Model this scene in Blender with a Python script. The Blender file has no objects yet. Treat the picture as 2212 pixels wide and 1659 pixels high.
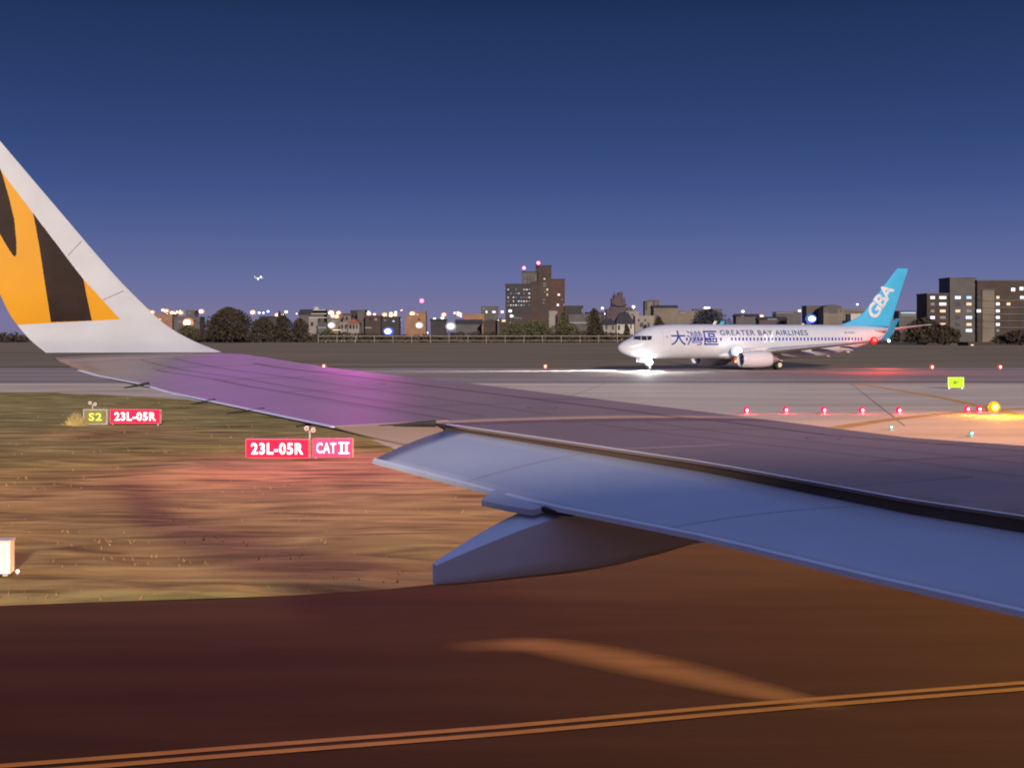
import bpy, bmesh, math, random
from mathutils import Vector, Matrix, noise
random.seed(7)
C = bpy.context.scene.collection
sc = bpy.context.scene
PI = math.pi
# ------------------------------------------------------------------ camera
CAMZ = 4.2
FP = 3300.0            # focal length in photo units (photo measured 2212 wide)
cam = bpy.data.cameras.new('camera'); camo = bpy.data.objects.new('camera', cam); C.objects.link(camo)
cam.sensor_width = 36; cam.lens = 36*FP/2212; cam.shift_y = -107.5/2212
cam.clip_start = 0.1; cam.clip_end = 9000
camo.location = (0, 0, CAMZ); camo.rotation_euler = (PI/2, 0, 0)
sc.camera = camo
# ------------------------------------------------------------------ render / view
sc.view_settings.view_transform = 'Standard'; sc.view_settings.look = 'None'
sc.view_settings.exposure = 0; sc.view_settings.gamma = 1
sc.cycles.use_denoising = True
sc.cycles.max_bounces = 6; sc.cycles.filter_width = 1.9
sc.cycles.sample_clamp_indirect = 3
# ------------------------------------------------------------------ sky
def srgb(r, g, b):
    f = lambda c: (c/255/12.92) if c/255 <= .04045 else ((c/255+.055)/1.055)**2.4
    return (f(r), f(g), f(b), 1)
w = bpy.data.worlds.new('World'); sc.world = w; w.use_nodes = True
nt = w.node_tree; nt.nodes.clear()
N = nt.nodes.new; L = nt.links.new
tc = N('ShaderNodeTexCoord'); sep = N('ShaderNodeSeparateXYZ'); L(tc.outputs['Generated'], sep.inputs[0])
mr = N('ShaderNodeMapRange'); mr.inputs['From Min'].default_value = -.02; mr.inputs['From Max'].default_value = 1
L(sep.outputs['Z'], mr.inputs['Value'])
ramp = N('ShaderNodeValToRGB'); L(mr.outputs[0], ramp.inputs[0])
cr = ramp.color_ramp
def stop(z, c):
    p = (z+.02)/1.02
    e = cr.elements.new(p); e.color = c
cr.elements[0].position = 0; cr.elements[0].color = srgb(126, 110, 146)
cr.elements[1].position = 1; cr.elements[1].color = srgb(126, 138, 190)
stop(.012, srgb(122, 119, 158)); stop(.037, srgb(104, 112, 160)); stop(.067, srgb(82, 98, 150)); stop(.098, srgb(63, 83, 137))
stop(.128, srgb(51, 72, 122)); stop(.160, srgb(42, 63, 110)); stop(.22, srgb(28, 48, 86)); stop(.36, srgb(66, 88, 150))
noi = N('ShaderNodeTexNoise'); noi.inputs['Scale'].default_value = 2.2; L(tc.outputs['Generated'], noi.inputs['Vector'])
mx = N('ShaderNodeMapRange'); mx.inputs['To Min'].default_value = .88; mx.inputs['To Max'].default_value = 1.1
L(noi.outputs['Fac'], mx.inputs['Value'])
vm = N('ShaderNodeVectorMath'); vm.operation = 'SCALE'; L(ramp.outputs[0], vm.inputs[0]); L(mx.outputs[0], vm.inputs['Scale'])
bg = N('ShaderNodeBackground'); L(vm.outputs[0], bg.inputs['Color']); bg.inputs['Strength'].default_value = 1.0
wo = N('ShaderNodeOutputWorld'); L(bg.outputs[0], wo.inputs[0])
# ------------------------------------------------------------------ flood light of the apron behind the camera (distant: a sun lamp)
sun = bpy.data.lights.new('apron_floodlight', 'SUN'); sun.energy = 4.6; sun.angle = math.radians(2.5); sun.color = (1, .86, .74)
so = bpy.data.objects.new('apron_floodlight', sun); C.objects.link(so)
SUNDIR = Vector((-.18, .95, -.215)).normalized()
so.rotation_euler = SUNDIR.to_track_quat('-Z', 'Y').to_euler()
def lamp(name, kind, loc, energy, color, radius=.1, direction=None, angle=60, blend=.5, parent=None):
    l = bpy.data.lights.new(name, kind); l.energy = energy; l.color = color; l.shadow_soft_size = radius
    o = bpy.data.objects.new(name, l); C.objects.link(o); o.location = loc
    if kind == 'SPOT': l.spot_size = math.radians(angle); l.spot_blend = blend
    if direction is not None: o.rotation_euler = Vector(direction).to_track_quat('-Z', 'Y').to_euler()
    if parent: o.parent = parent
    return o
# added orange lamp without a mast, ahead on the right, outside the frame, low and far: rakes over pavement, grass and wing
lamp('added_orange_spot', 'SPOT', (112, 150, 24), 1.9e6, (1, .36, .05), 3.5, Vector((-14, 22, 0))-Vector((112, 150, 24)), 22, 1)
lamp('added_violet_spot', 'SPOT', (-8, 42, 11), 650, (.66, .16, .9), 3, Vector((-3.0, 13.8, 3.7))-Vector((-8, 42, 11)), 26, 1)  # added unseen lamp, tints the outer wing violet
lamp('added_violet_spot', 'SPOT', (-6, 60, 9), 7000, (1, .12, .85), 1.5, Vector((-5.5, 45, 0))-Vector((-6, 60, 9)), 60, 1)  # second added lamp, pink wash on the grass by the signs
# ------------------------------------------------------------------ photo geometry helpers
def at(px, py, Y): return Vector(((px-1106)/FP*Y, Y, CAMZ+(722-py)/FP*Y))
def gnd(px, py): return at(px, py, CAMZ*FP/(py-722))
def interp(tab, x):
    if x <= tab[0][0]:
        a, b = tab[0], tab[1]
    elif x >= tab[-1][0]:
        a, b = tab[-2], tab[-1]
    else:
        for a, b in zip(tab, tab[1:]):
            if a[0] <= x <= b[0]: break
    t = (x-a[0])/(b[0]-a[0])
    return a[1]+(b[1]-a[1])*t
def cinterp(tab, x):          # smooth interpolation of rows (x, v1, v2 ...)
    n = len(tab)
    if x <= tab[0][0]: return tab[0][1:]
    if x >= tab[-1][0]: return tab[-1][1:]
    for i in range(n-1):
        if tab[i][0] <= x <= tab[i+1][0]: break
    a, b = tab[i], tab[i+1]; p = tab[i-1] if i > 0 else None; q = tab[i+2] if i+2 < n else None
    h = b[0]-a[0]; t = (x-a[0])/h; out = []
    for k in range(1, len(a)):
        d = (b[k]-a[k])/h
        d0 = (b[k]-p[k])/(b[0]-p[0]) if p else d
        d1 = (q[k]-a[k])/(q[0]-a[0]) if q else d
        t2, t3 = t*t, t*t*t
        out.append((2*t3-3*t2+1)*a[k]+(t3-2*t2+t)*h*d0+(-2*t3+3*t2)*b[k]+(t3-t2)*h*d1)
    return out
# ------------------------------------------------------------------ materials
def mat(name, col, rough=.6, metal=0, var=.15, scale=3, bump=0, bscale=20, coat=0, stretch=(1, 1, 1), col2=None, spec=.3, detail=5, rot=0, coord='Object', cr=.06, dist=0):
    m = bpy.data.materials.new(name); m.use_nodes = True; t = m.node_tree; b = t.nodes['Principled BSDF']
    b.inputs['Roughness'].default_value = rough; b.inputs['Metallic'].default_value = metal
    b.inputs['Coat Weight'].default_value = coat; b.inputs['Coat Roughness'].default_value = cr
    b.inputs['Specular IOR Level'].default_value = spec
    co = t.nodes.new('ShaderNodeTexCoord'); mp = t.nodes.new('ShaderNodeMapping'); t.links.new(co.outputs[coord], mp.inputs[0])
    mp.inputs['Scale'].default_value = stretch; mp.inputs['Rotation'].default_value = (0, 0, rot)
    n = t.nodes.new('ShaderNodeTexNoise'); n.inputs['Scale'].default_value = scale; n.inputs['Detail'].default_value = detail; n.inputs['Distortion'].default_value = dist
    t.links.new(mp.outputs[0], n.inputs['Vector'])
    r = t.nodes.new('ShaderNodeValToRGB'); t.links.new(n.outputs['Fac'], r.inputs[0])
    c2 = col2 if col2 else tuple(min(1, c*(1+var)) for c in col[:3])
    c1 = col[:3] if col2 else tuple(c*(1-var) for c in col[:3])
    r.color_ramp.elements[0].position = .32; r.color_ramp.elements[0].color = (*c1, 1)
    r.color_ramp.elements[1].position = .68; r.color_ramp.elements[1].color = (*c2[:3], 1)
    t.links.new(r.outputs[0], b.inputs['Base Color'])
    if bump:
        n2 = t.nodes.new('ShaderNodeTexNoise'); n2.inputs['Scale'].default_value = bscale; n2.inputs['Detail'].default_value = 4
        t.links.new(mp.outputs[0], n2.inputs['Vector'])
        bp = t.nodes.new('ShaderNodeBump'); bp.inputs['Strength'].default_value = bump; bp.inputs['Distance'].default_value = .05
        t.links.new(n2.outputs['Fac'], bp.inputs['Height']); t.links.new(bp.outputs[0], b.inputs['Normal'])
    return m
def emat(name, col, strength=1):
    m = bpy.data.materials.new(name); m.use_nodes = True; t = m.node_tree; b = t.nodes['Principled BSDF']
    b.inputs['Base Color'].default_value = (.02, .02, .02, 1); b.inputs['Roughness'].default_value = .6; b.inputs['Specular IOR Level'].default_value = .1
    b.inputs['Emission Color'].default_value = (*col[:3], 1); b.inputs['Emission Strength'].default_value = strength
    return m
WH = mat('aircraft_white_paint', (.47, .475, .50), .28, var=.04, scale=.8, coat=.3)
M = dict(
    white=WH,
    winglet_white=mat('winglet_white_paint', (.46, .455, .45), .4, var=.06, scale=2.5, coat=.15),
    yellow=mat('winglet_yellow_paint', (.58, .255, .003), .45, var=.05, scale=2, spec=.3),
    black=mat('winglet_black_paint', (.030, .017, .012), .5, var=.2, scale=4, spec=.1),
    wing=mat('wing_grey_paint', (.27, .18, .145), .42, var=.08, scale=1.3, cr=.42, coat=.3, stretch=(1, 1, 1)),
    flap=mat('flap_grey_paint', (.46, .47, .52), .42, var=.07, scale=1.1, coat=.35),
    edge=mat('pale_edge_or_highlight', (.70, .72, .78), .4, var=.05),  # pale colour carries the spoiler edge's highlight; trailing edges and rivets share it
    rubber=mat('rubber', (.02, .02, .02), .8, var=.3),
    dark=mat('dark_metal', (.03, .025, .022), .6, var=.3),
    metal=mat('light_metal', (.5, .5, .5), .4, metal=.5, var=.1),
    cyan=mat('tail_cyan_paint', (.055, .35, .56), .35, var=.05, scale=.5, coat=.3),
    teal=mat('winglet_teal_paint', (.03, .20, .34), .4, var=.06, scale=1),
    blue=mat('livery_blue_paint', (.008, .04, .22), .5, var=.25, scale=3),
    greyt=mat('livery_grey_blue_paint', (.055, .08, .18), .5, var=.15, scale=3),
    glass=mat('dark_glass', (.015, .015, .02), .08, var=.2, spec=.8),
)
# ------------------------------------------------------------------ object helpers
def tag(o, label=None, cat=None, group=None, kind=None):
    if label: o['label'] = label
    if cat: o['category'] = cat
    if group: o['group'] = group
    if kind: o['kind'] = kind
    return o
def empty(name, loc=(0, 0, 0), rz=0, **k):
    o = bpy.data.objects.new(name, None); C.objects.link(o); o.location = loc; o.rotation_euler = (0, 0, rz); o.empty_display_size = .3
    return tag(o, **k)
def mesh_obj(name, verts, faces, m, parent=None, smooth=False, mi=None, **k):
    me = bpy.data.meshes.new(name); me.from_pydata([tuple(v) for v in verts], [], faces)
    ms = m if isinstance(m, (list, tuple)) else [m]
    for x in ms: me.materials.append(x)
    if mi: me.polygons.foreach_set('material_index', mi)
    if smooth: me.polygons.foreach_set('use_smooth', [True]*len(me.polygons))
    me.update()
    o = bpy.data.objects.new(name, me); C.objects.link(o)
    if parent: o.parent = parent
    return tag(o, **k)
class MB:
    def __init__(s): s.v = []; s.f = []; s.mi = []; s.cur = 0
    def add(s, vs, fs):
        n = len(s.v); s.v += [Vector(v) for v in vs]; s.f += [tuple(i+n for i in f) for f in fs]; s.mi += [s.cur]*len(fs); return s
    def box(s, x0, x1, y0, y1, z0, z1):
        return s.add([(x, y, z) for z in (z0, z1) for x, y in ((x0, y0), (x1, y0), (x1, y1), (x0, y1))],
            [(3, 2, 1, 0), (4, 5, 6, 7), (0, 1, 5, 4), (1, 2, 6, 5), (2, 3, 7, 6), (3, 0, 4, 7)])
    def tube(s, a, b, r0, r1=None, n=10, cap=True):
        a, b = Vector(a), Vector(b); r1 = r0 if r1 is None else r1
        d = (b-a).normalized(); u = d.orthogonal().normalized(); v = d.cross(u)
        vs = [p+u*math.cos(t)*r+v*math.sin(t)*r for p, r in ((a, r0), (b, r1)) for t in [2*PI*i/n for i in range(n)]]
        fs = [(i, (i+1) % n, n+(i+1) % n, n+i) for i in range(n)]
        if cap: fs += [tuple(range(n-1, -1, -1)), tuple(range(n, 2*n))]
        return s.add(vs, fs)
    def ball(s, c, r, n=10, sz=1, jit=0):
        c = Vector(c); vs = []; fs = []; m = max(4, n//2)
        for j in range(m+1):
            th = PI*j/m
            for i in range(n):
                ph = 2*PI*i/n; q = 1+random.uniform(-jit, jit)
                vs.append(c+Vector((math.sin(th)*math.cos(ph)*r*q, math.sin(th)*math.sin(ph)*r*q, math.cos(th)*r*sz*q)))
        for j in range(m):
            for i in range(n): fs.append((j*n+i, (j+1)*n+i, (j+1)*n+(i+1) % n, j*n+(i+1) % n))
        return s.add(vs, fs)
    def lathe(s, prof, origin=(0, 0, 0), axis='x', n=32):
        o = Vector(origin); vs = []; fs = []
        for a, r in prof:
            for i in range(n):
                t = 2*PI*i/n
                if axis == 'x': vs.append(o+Vector((a, r*math.cos(t), r*math.sin(t))))
                elif axis == 'y': vs.append(o+Vector((r*math.cos(t), a, r*math.sin(t))))
                else: vs.append(o+Vector((r*math.cos(t), r*math.sin(t), a)))
        for j in range(len(prof)-1):
            for i in range(n): fs.append((j*n+i, j*n+(i+1) % n, (j+1)*n+(i+1) % n, (j+1)*n+i))
        return s.add(vs, fs)
    def loft(s, rings, closed=True, caps=True):
        n = len(rings[0]); vs = [p for r in rings for p in r]; fs = []
        for j in range(len(rings)-1):
            for i in range(n if closed else n-1):
                k = (i+1) % n; fs.append((j*n+i, j*n+k, (j+1)*n+k, (j+1)*n+i))
        if caps and closed: fs += [tuple(range(n-1, -1, -1)), tuple((len(rings)-1)*n+i for i in range(n))]
        return s.add(vs, fs)
    def build(s, name, m, parent=None, smooth=False, **k):
        return mesh_obj(name, s.v, s.f, m, parent, smooth, s.mi if isinstance(m, (list, tuple)) else None, **k)
def text_mesh(s, size=1, bold=0, space=1, extr=0, xs=1):
    cu = bpy.data.curves.new('txt', 'FONT'); cu.body = s; cu.size = size; cu.offset = bold; cu.space_character = space
    cu.align_x = 'CENTER'; cu.align_y = 'CENTER'; cu.resolution_u = 3; cu.extrude = extr
    o = bpy.data.objects.new('txt', cu); C.objects.link(o)
    dg = bpy.context.evaluated_depsgraph_get(); me = bpy.data.meshes.new_from_object(o.evaluated_get(dg))
    bpy.data.objects.remove(o); me.materials.clear()
    return me
def fit(me, w, h):            # scale mesh to w x h centred on origin
    xs = [v.co.x for v in me.vertices]; ys = [v.co.y for v in me.vertices]
    x0, x1, y0, y1 = min(xs), max(xs), min(ys), max(ys)
    for v in me.vertices:
        v.co.x = (v.co.x-(x0+x1)/2)*w/(x1-x0); v.co.y = (v.co.y-(y0+y1)/2)*h/(y1-y0)
    return me
def slice_mesh(me, step, axis):
    bm = bmesh.new(); bm.from_mesh(me)
    lo = min(v.co[axis] for v in bm.verts); hi = max(v.co[axis] for v in bm.verts); no = [0, 0, 0]; no[axis] = 1
    k = lo+step
    while k < hi:
        p = [0, 0, 0]; p[axis] = k
        bmesh.ops.bisect_plane(bm, geom=bm.verts[:]+bm.edges[:]+bm.faces[:], plane_co=p, plane_no=no, dist=1e-5)
        k += step
    bm.to_mesh(me); bm.free(); return me
def place_mesh(name, me, fn, m, parent, **k):
    for v in me.vertices: v.co = fn(v.co)
    me.materials.append(m); o = bpy.data.objects.new(name, me); C.objects.link(o); o.parent = parent
    return tag(o, **k)
# ================================================================== GROUND
TH = math.radians(18.5)
Fv = Vector((math.cos(TH), math.sin(TH), 0)); Ov = Vector((-math.sin(TH), math.cos(TH), 0))
grass_m = mat('dry_grass', (.15, .10, .03), .95, scale=.9, col2=(.56, .40, .125), bump=.5, bscale=3, stretch=(.36, 1.15, 1), detail=8, spec=.1, rot=-.12, dist=.9)
far_m = mat('far_grass', (.15, .12, .06), .95, scale=.05, col2=(.33, .235, .135), stretch=(.25, 2, 1), detail=8, spec=.1)
asph_m = mat('shaded_near_asphalt', (.058, .024, .004), .95, scale=.9, col2=(.098, .042, .009), bump=.10, bscale=16, stretch=(.22, 1.1, 1), detail=12, spec=.15)
conc_m = mat('taxiway_concrete', (.58, .43, .28), .85, scale=.12, col2=(.78, .61, .44), bump=.05, bscale=6, stretch=(.4, 1.6, 1), detail=8, spec=.15)
run_m = mat('runway_asphalt', (.26, .18, .13), .8, scale=.1, col2=(.42, .32, .25), stretch=(.15, 2, 1), detail=8, spec=.15)
yel_m = mat('yellow_marking_paint', (.70, .30, .01), .7, scale=2, col2=(.85, .42, .02), stretch=(.6, 2, 1), detail=8)
wht_m = mat('white_marking_paint', (.45, .42, .38), .7, scale=.8, col2=(.7, .68, .64), detail=8)
streak_m = mat('light_streak_orange', (.42, .20, .02), .85, scale=1.6, col2=(.62, .30, .04), stretch=(.6, 2, 1), detail=9)  # colour of the light streak painted on the near pavement
def sheet(name, pts, z, m, **k):
    o = mesh_obj(name, [(p[0], p[1], z) for p in pts], [tuple(range(len(pts)))], m, **k); o['kind'] = k.get('kind', 'structure'); return o
def smooth_poly(pts, closed=True, n=6):
    out = []; L_ = len(pts)
    for i in range(L_ if closed else L_-1):
        p0, p1, p2, p3 = [pts[(i+d) % L_] if closed else pts[min(max(i+d, 0), L_-1)] for d in (-1, 0, 1, 2)]
        for k in range(n):
            t = k/n; out.append(tuple(.5*((2*b)+(-a+c)*t+(2*a-5*b+4*c-d)*t*t+(-a+3*b-3*c+d)*t**3) for a, b, c, d in zip(p0[:2], p1[:2], p2[:2], p3[:2])))
    if not closed: out.append(tuple(pts[-1][:2]))
    return out
# base ground
g = MB(); g.add([(-5000, -300, -.012), (5000, -300, -.012), (5000, 8000, -.012), (-5000, 8000, -.012)], [(0, 1, 2, 3)])
g.build('ground', far_m, kind='structure')
# paved taxiway area (own taxiway, fillet, junction with the runway)
far_edge = 131.0
taxi = [(-90, -60), (90, -60), (90, far_edge), (-60, far_edge), (-48, 116), (-26, 104), (-12.5, 82), (-7, 66), (-4.5, 58), (-3.6, 53), (-.5, 45), (1.2, 36), (1.0, 30), (-1.2, 25.5), (-8, 23.9), (-20, 20.5), (-90, -3)]
tpts = [(-90, -60), (90, -60), (90, far_edge), (-60, far_edge)]+smooth_poly([(-48, 116), (-26, 104), (-12.5, 82), (-7, 66), (-4.6, 57), (-2.6, 50), (.6, 42), (1.8, 35), (1.2, 29), (-2.0, 25.2), (-8, 23.6), (-20, 20.5), (-90, -3)], closed=False)
sheet('taxiway', tpts, -.004, conc_m)
# near asphalt of the own taxiway and its shoulder, darkened for the aircraft's shade
near = [(-90, -60), (90, -60), (90, 66)]+[(30, 50), (14, 44), (6, 42), (.75, 41.6)]+smooth_poly([(1.8, 35), (1.2, 29), (-2.0, 25.2), (-8, 23.6), (-20, 20.5), (-90, -3)], closed=False)
sheet('shoulder', near, 0.0, asph_m)
# grass between taxiway and runway, on the left
grass = smooth_poly([(-48, 116), (-26, 104), (-12.5, 82), (-7, 66), (-4.6, 57), (-2.6, 50), (.6, 42), (1.8, 35), (1.2, 29), (-2.0, 25.2), (-8, 23.6), (-20, 20.5), (-90, -3)], closed=False)
gz = []
gv = [(-90, 116)]+grass
def ground_grid():
    # height-varied grass ground clipped to the verge outline
    from mathutils.geometry import tessellate_polygon
    me = bpy.data.meshes.new('grass_verge'); bm = bmesh.new()
    vs = [bm.verts.new((x, y, 0)) for x, y in gv]; bm.faces.new(vs)
    for k in range(-90, 4, 1):
        bmesh.ops.bisect_plane(bm, geom=bm.verts[:]+bm.edges[:]+bm.faces[:], plane_co=(k+.5, 0, 0), plane_no=(1, 0, 0)) if k > -34 else None
    for k in range(-2, 116, 1):
        if k > 18: bmesh.ops.bisect_plane(bm, geom=bm.verts[:]+bm.edges[:]+bm.faces[:], plane_co=(0, k+.5, 0), plane_no=(0, 1, 0))
    bm.edges.ensure_lookup_table()
    for v in bm.verts:
        b = any(e.is_boundary for e in v.link_edges)
        v.co.z = .004 if b else .02+.09*max(0, noise.noise(v.co*.25)+.3)+.05*abs(noise.noise(v.co*.9))
    bm.to_mesh(me); bm.free(); me.materials.append(grass_m)
    o = bpy.data.objects.new('grass_verge', me); C.objects.link(o); o['kind'] = 'structure'
ground_grid()
# runway beyond
sheet('runway', [(-700, far_edge), (700, far_edge), (700, 190), (-700, 190)], .004, run_m)
sheet('runway_shoulder', [(-700, 124.5), (-58, 124.5), (-58, 139), (-700, 139)], .008, mat('shoulder_concrete', (.42, .36, .31), .8, scale=.1, col2=(.55, .48, .42), stretch=(.2, 2, 1), spec=.1))
# ------------------------------------------------------------------ markings
def stripe(name, line, wd, z, m, n=8):
    pts = smooth_poly(line, closed=False, n=n); Lp = []; Rp = []
    for i, p in enumerate(pts):
        a = Vector(pts[max(0, i-1)]); b = Vector(pts[min(len(pts)-1, i+1)]); d = (b-a).normalized(); nn = Vector((-d.y, d.x))
        wdi = wd if not callable(wd) else wd(i/(len(pts)-1))
        Lp.append(Vector(p)+nn*wdi/2); Rp.append(Vector(p)-nn*wdi/2)
    mb = MB(); mb.add([(*p, z) for p in Lp]+[(*p, z) for p in Rp], [(i, i+1, len(pts)+i+1, len(pts)+i) for i in range(len(pts)-1)])
    return mb.build(name, m, kind='structure')
ln = [gnd(-700, 1716)[:2], gnd(100, 1655)[:2], gnd(600, 1615)[:2], gnd(1106, 1575)[:2], gnd(1650, 1526)[:2], gnd(2212, 1481)[:2], gnd(3000, 1418)[:2]]
def off(line, d): return [(x-d*math.sin(TH), y+d*math.cos(TH)) for x, y in line]
stripe('taxiway_edge_line', off(ln, .13), .15, .006, yel_m)
stripe('taxiway_edge_line', off(ln, -.15), .15, .006, yel_m)
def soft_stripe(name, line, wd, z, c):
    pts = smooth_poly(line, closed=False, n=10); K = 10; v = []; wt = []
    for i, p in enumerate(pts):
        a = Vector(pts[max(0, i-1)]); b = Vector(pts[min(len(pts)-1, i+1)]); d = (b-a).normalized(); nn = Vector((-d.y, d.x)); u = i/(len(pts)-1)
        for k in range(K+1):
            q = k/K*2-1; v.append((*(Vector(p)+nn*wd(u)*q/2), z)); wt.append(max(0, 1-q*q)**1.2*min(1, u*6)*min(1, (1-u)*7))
    o = mesh_obj(name, v, [(i*(K+1)+k, i*(K+1)+k+1, (i+1)*(K+1)+k+1, (i+1)*(K+1)+k) for i in range(len(pts)-1) for k in range(K)], streak_m, kind='structure')
    at_ = o.data.attributes.new('streak_fade', 'FLOAT', 'POINT'); at_.data.foreach_set('value', wt)
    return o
def make_streak_fade():
    t = streak_m.node_tree; b = t.nodes['Principled BSDF']; a = t.nodes.new('ShaderNodeAttribute'); a.attribute_name = 'streak_fade'
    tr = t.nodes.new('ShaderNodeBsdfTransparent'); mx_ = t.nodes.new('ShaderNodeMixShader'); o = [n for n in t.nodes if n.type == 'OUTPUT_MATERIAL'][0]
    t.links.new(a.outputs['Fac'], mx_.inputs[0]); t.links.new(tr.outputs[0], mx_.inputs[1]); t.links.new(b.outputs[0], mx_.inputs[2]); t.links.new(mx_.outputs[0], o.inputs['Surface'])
make_streak_fade()
soft_stripe('painted_light_streak', [gnd(960, 1400)[:2], gnd(1150, 1394)[:2], gnd(1300, 1418)[:2], gnd(1450, 1450)[:2], gnd(1620, 1490)[:2], gnd(1830, 1535)[:2]], lambda t: .3+1.1*math.sin(PI*min(1, t*.9+.1))**.8, .005, None)  # orange streak of light put into colour, edges fading out
stripe('runway_line', [(-75, 174), (110, 174)], .8, .009, wht_m, n=1)
stripe('taxiway_line', [gnd(1700, 808)[:2], gnd(1817, 824)[:2], gnd(2000, 853)[:2], gnd(2147, 884)[:2], gnd(2330, 930)[:2]], .55, .003, yel_m)
stripe('taxiway_line', [gnd(1300, 1010)[:2], gnd(1550, 965)[:2], gnd(1800, 925)[:2], gnd(1960, 902)[:2], gnd(2147, 886)[:2], gnd(2400, 873)[:2]], lambda t: 1.2-.6*t, .003, mat('dull_line_paint', (.42, .22, .05), .8, scale=1, col2=(.60, .36, .12), detail=8))
stripe('taxiway_line', [gnd(-400, 862)[:2], gnd(0, 850)[:2], gnd(310, 843)[:2]], .5, .024, yel_m)
stripe('runway_edge_line', [(-300, 186), (300, 186)], .9, .009, wht_m, n=1)
stripe('runway_edge_line', [(-15, 140), (120, 140)], .9, .009, wht_m, n=1)
for k in range(0, 7, 2): stripe('pavement_joint', [(3+k*9.5-4, 70), (8+k*10.5, 131)], .05, .0, M['dark'], n=1)
# ================================================================== OWN AIRCRAFT WING
own = empty('airliner', loc=(0, 0, 0), label='nearest airliner showing its grey wing with lowered flap and orange and black striped winglet', cat='airliner')
def plan(lat, lon): return Ov*lat+Fv*lon
def hit(curve, lat, lon, dz=0):
    p = plan(lat, lon); px = 1106+FP*p.x/p.y; py = interp(curve, px)
    return Vector((p.x, p.y, CAMZ+(722-py)/FP*p.y+dz))
E_ = [(479, 761), (560, 773), (700, 795), (1000, 828), (1500, 888), (1930, 943), (2212, 963)]
T_ = [(99, 762), (130, 781), (171, 798), (219, 812), (308, 829), (374, 848), (852, 948), (1000, 979)]
G_ = [(940, 930), (1136, 956), (1525, 1010), (1963, 1086), (2212, 1120)]
Fl = [(800, 990), (1070, 1061), (1184, 1090), (1525, 1158), (1865, 1240), (2212, 1319)]
crest = lambda lat: 1.7+(15.9-lat)*.531
te1 = lambda lat: .41+.3*(15.27-lat)
gap = lambda lat: 2.7+.43*(9.67-lat)
fte = lambda lat: 2.16+.3*(9.2-lat)
def gp(lat):
    p = hit(G_, lat, gap(lat)); return p+Vector((0, 0, GDZ*max(0, 1-(SPLIT-lat)/4.5)))
SPLIT = 9.67
def _gdz():
    pc = hit(E_, SPLIT, crest(SPLIT)); pt = hit(T_, SPLIT, te1(SPLIT)); g_ = hit(G_, SPLIT, gap(SPLIT)); c = (pc-pt).length
    t = (pc-g_).length/c; o = pc.lerp(pt, t)+Vector((0, 0, .012*c*4*t*(1-t)*(1-t*.3))); return o.z-g_.z
GDZ = _gdz(); print('GDZ', GDZ)
def section(pc, pt, th, bulge=.012, n=12, nose=.32):
    # closed ring: nose -> crest -> trailing edge -> back underneath
    ch = (pc-pt); c = ch.length; ring = []
    for k in range(5):
        a = PI*.5*k/5; ring.append(pc+Fv*nose*math.cos(a)*1.0+Vector((0, 0, -th*.42*(1-math.sin(a)))))
    for k in range(n+1):
        t = k/n; p = pc.lerp(pt, t); p = p+Vector((0, 0, bulge*c*4*t*(1-t)*(1-t*.3))); ring.append(p)
    ring.append(pt+Vector((0, 0, -.012)))
    for k in range(1, n):
        t = 1-k/n; p = pc.lerp(pt, t); ring.append(p+Vector((0, 0, -th*(1-t**2.2)-.012*t)))
    ring.append(pc+Fv*nose*.55+Vector((0, 0, -th*.92)))
    return ring
# outboard wing: crest to (tip / aileron) trailing edge
SPLIT = 9.67
rings = []
lat = SPLIT
AILX = .52
while lat < 15.22:
    t = min(1, max(0, (lat-14.2)/.9))
    pc = hit(E_, lat, crest(lat)); pt = hit(T_, lat, te1(lat))
    rings.append(section(pc, pt, .12*(pc-pt).length*(1-.3*t)+.05)); lat += .15
mb = MB(); mb.loft(rings)
lat = SPLIT; inner = []
while lat > 2.0:
    pc = hit(E_, lat, crest(lat)); pt = gp(lat)
    inner.append(section(pc, pt, .11*(pc-pt).length+.08, bulge=.008)); lat -= .25
mb.loft(inner)
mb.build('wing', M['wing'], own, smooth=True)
# aileron: a sheet-thick panel lying 4 mm proud of the rear of the outer wing
def panel(name, fa, fb, l0, l1, dz, th, m, n=30, mrows=4, parent=own, **k):
    mb = MB(); rr = []
    for i in range(n+1):
        lat = l0+(l1-l0)*i/n; a = fa(lat); b = fb(lat); ring = []
        for j in range(mrows+1): ring.append(a.lerp(b, j/mrows)+Vector((0, 0, dz+.015*math.sin(PI*j/mrows)*0)))
        for j in range(mrows, -1, -1): ring.append(a.lerp(b, j/mrows)+Vector((0, 0, dz-th*(1-j/mrows*.8))))
        rr.append(ring)
    mb.loft(rr); return mb.build(name, m, parent, **k)
def wing_pt(lat, t):      # upper surface point of the outer wing at chord fraction t
    pc = hit(E_, lat, crest(lat)); pt = hit(T_, lat, te1(lat)); c = (pc-pt).length
    return pc.lerp(pt, t)+Vector((0, 0, .012*c*4*t*(1-t)*(1-t*.3)))
ail_m = mat('aileron_grey_paint', (.28, .19, .15), .42, var=.08, scale=1.3, cr=.42, coat=.3)
panel('aileron', lambda l: wing_pt(l, .74), lambda l: wing_pt(l, 1)-Fv*.015, 9.75, 14.1, .006, .03, ail_m)
# bright trailing edge strip
panel('trailing_edge_strip', lambda l: wing_pt(l, 1)-Fv*.016, lambda l: wing_pt(l, 1)-Fv*.05+Vector((0, 0, -.004)), 9.75, 14.3, .006, .012, M['edge'], mrows=1)
# spoiler trailing edge lip: its highlight line put into pale colour, over a dark slot
panel('spoiler_edge', lambda l: gp(l)+Fv*.012, lambda l: gp(l)-Fv*.010, 2.2, 9.55, .007, .012, M['edge'], mrows=1)
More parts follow.
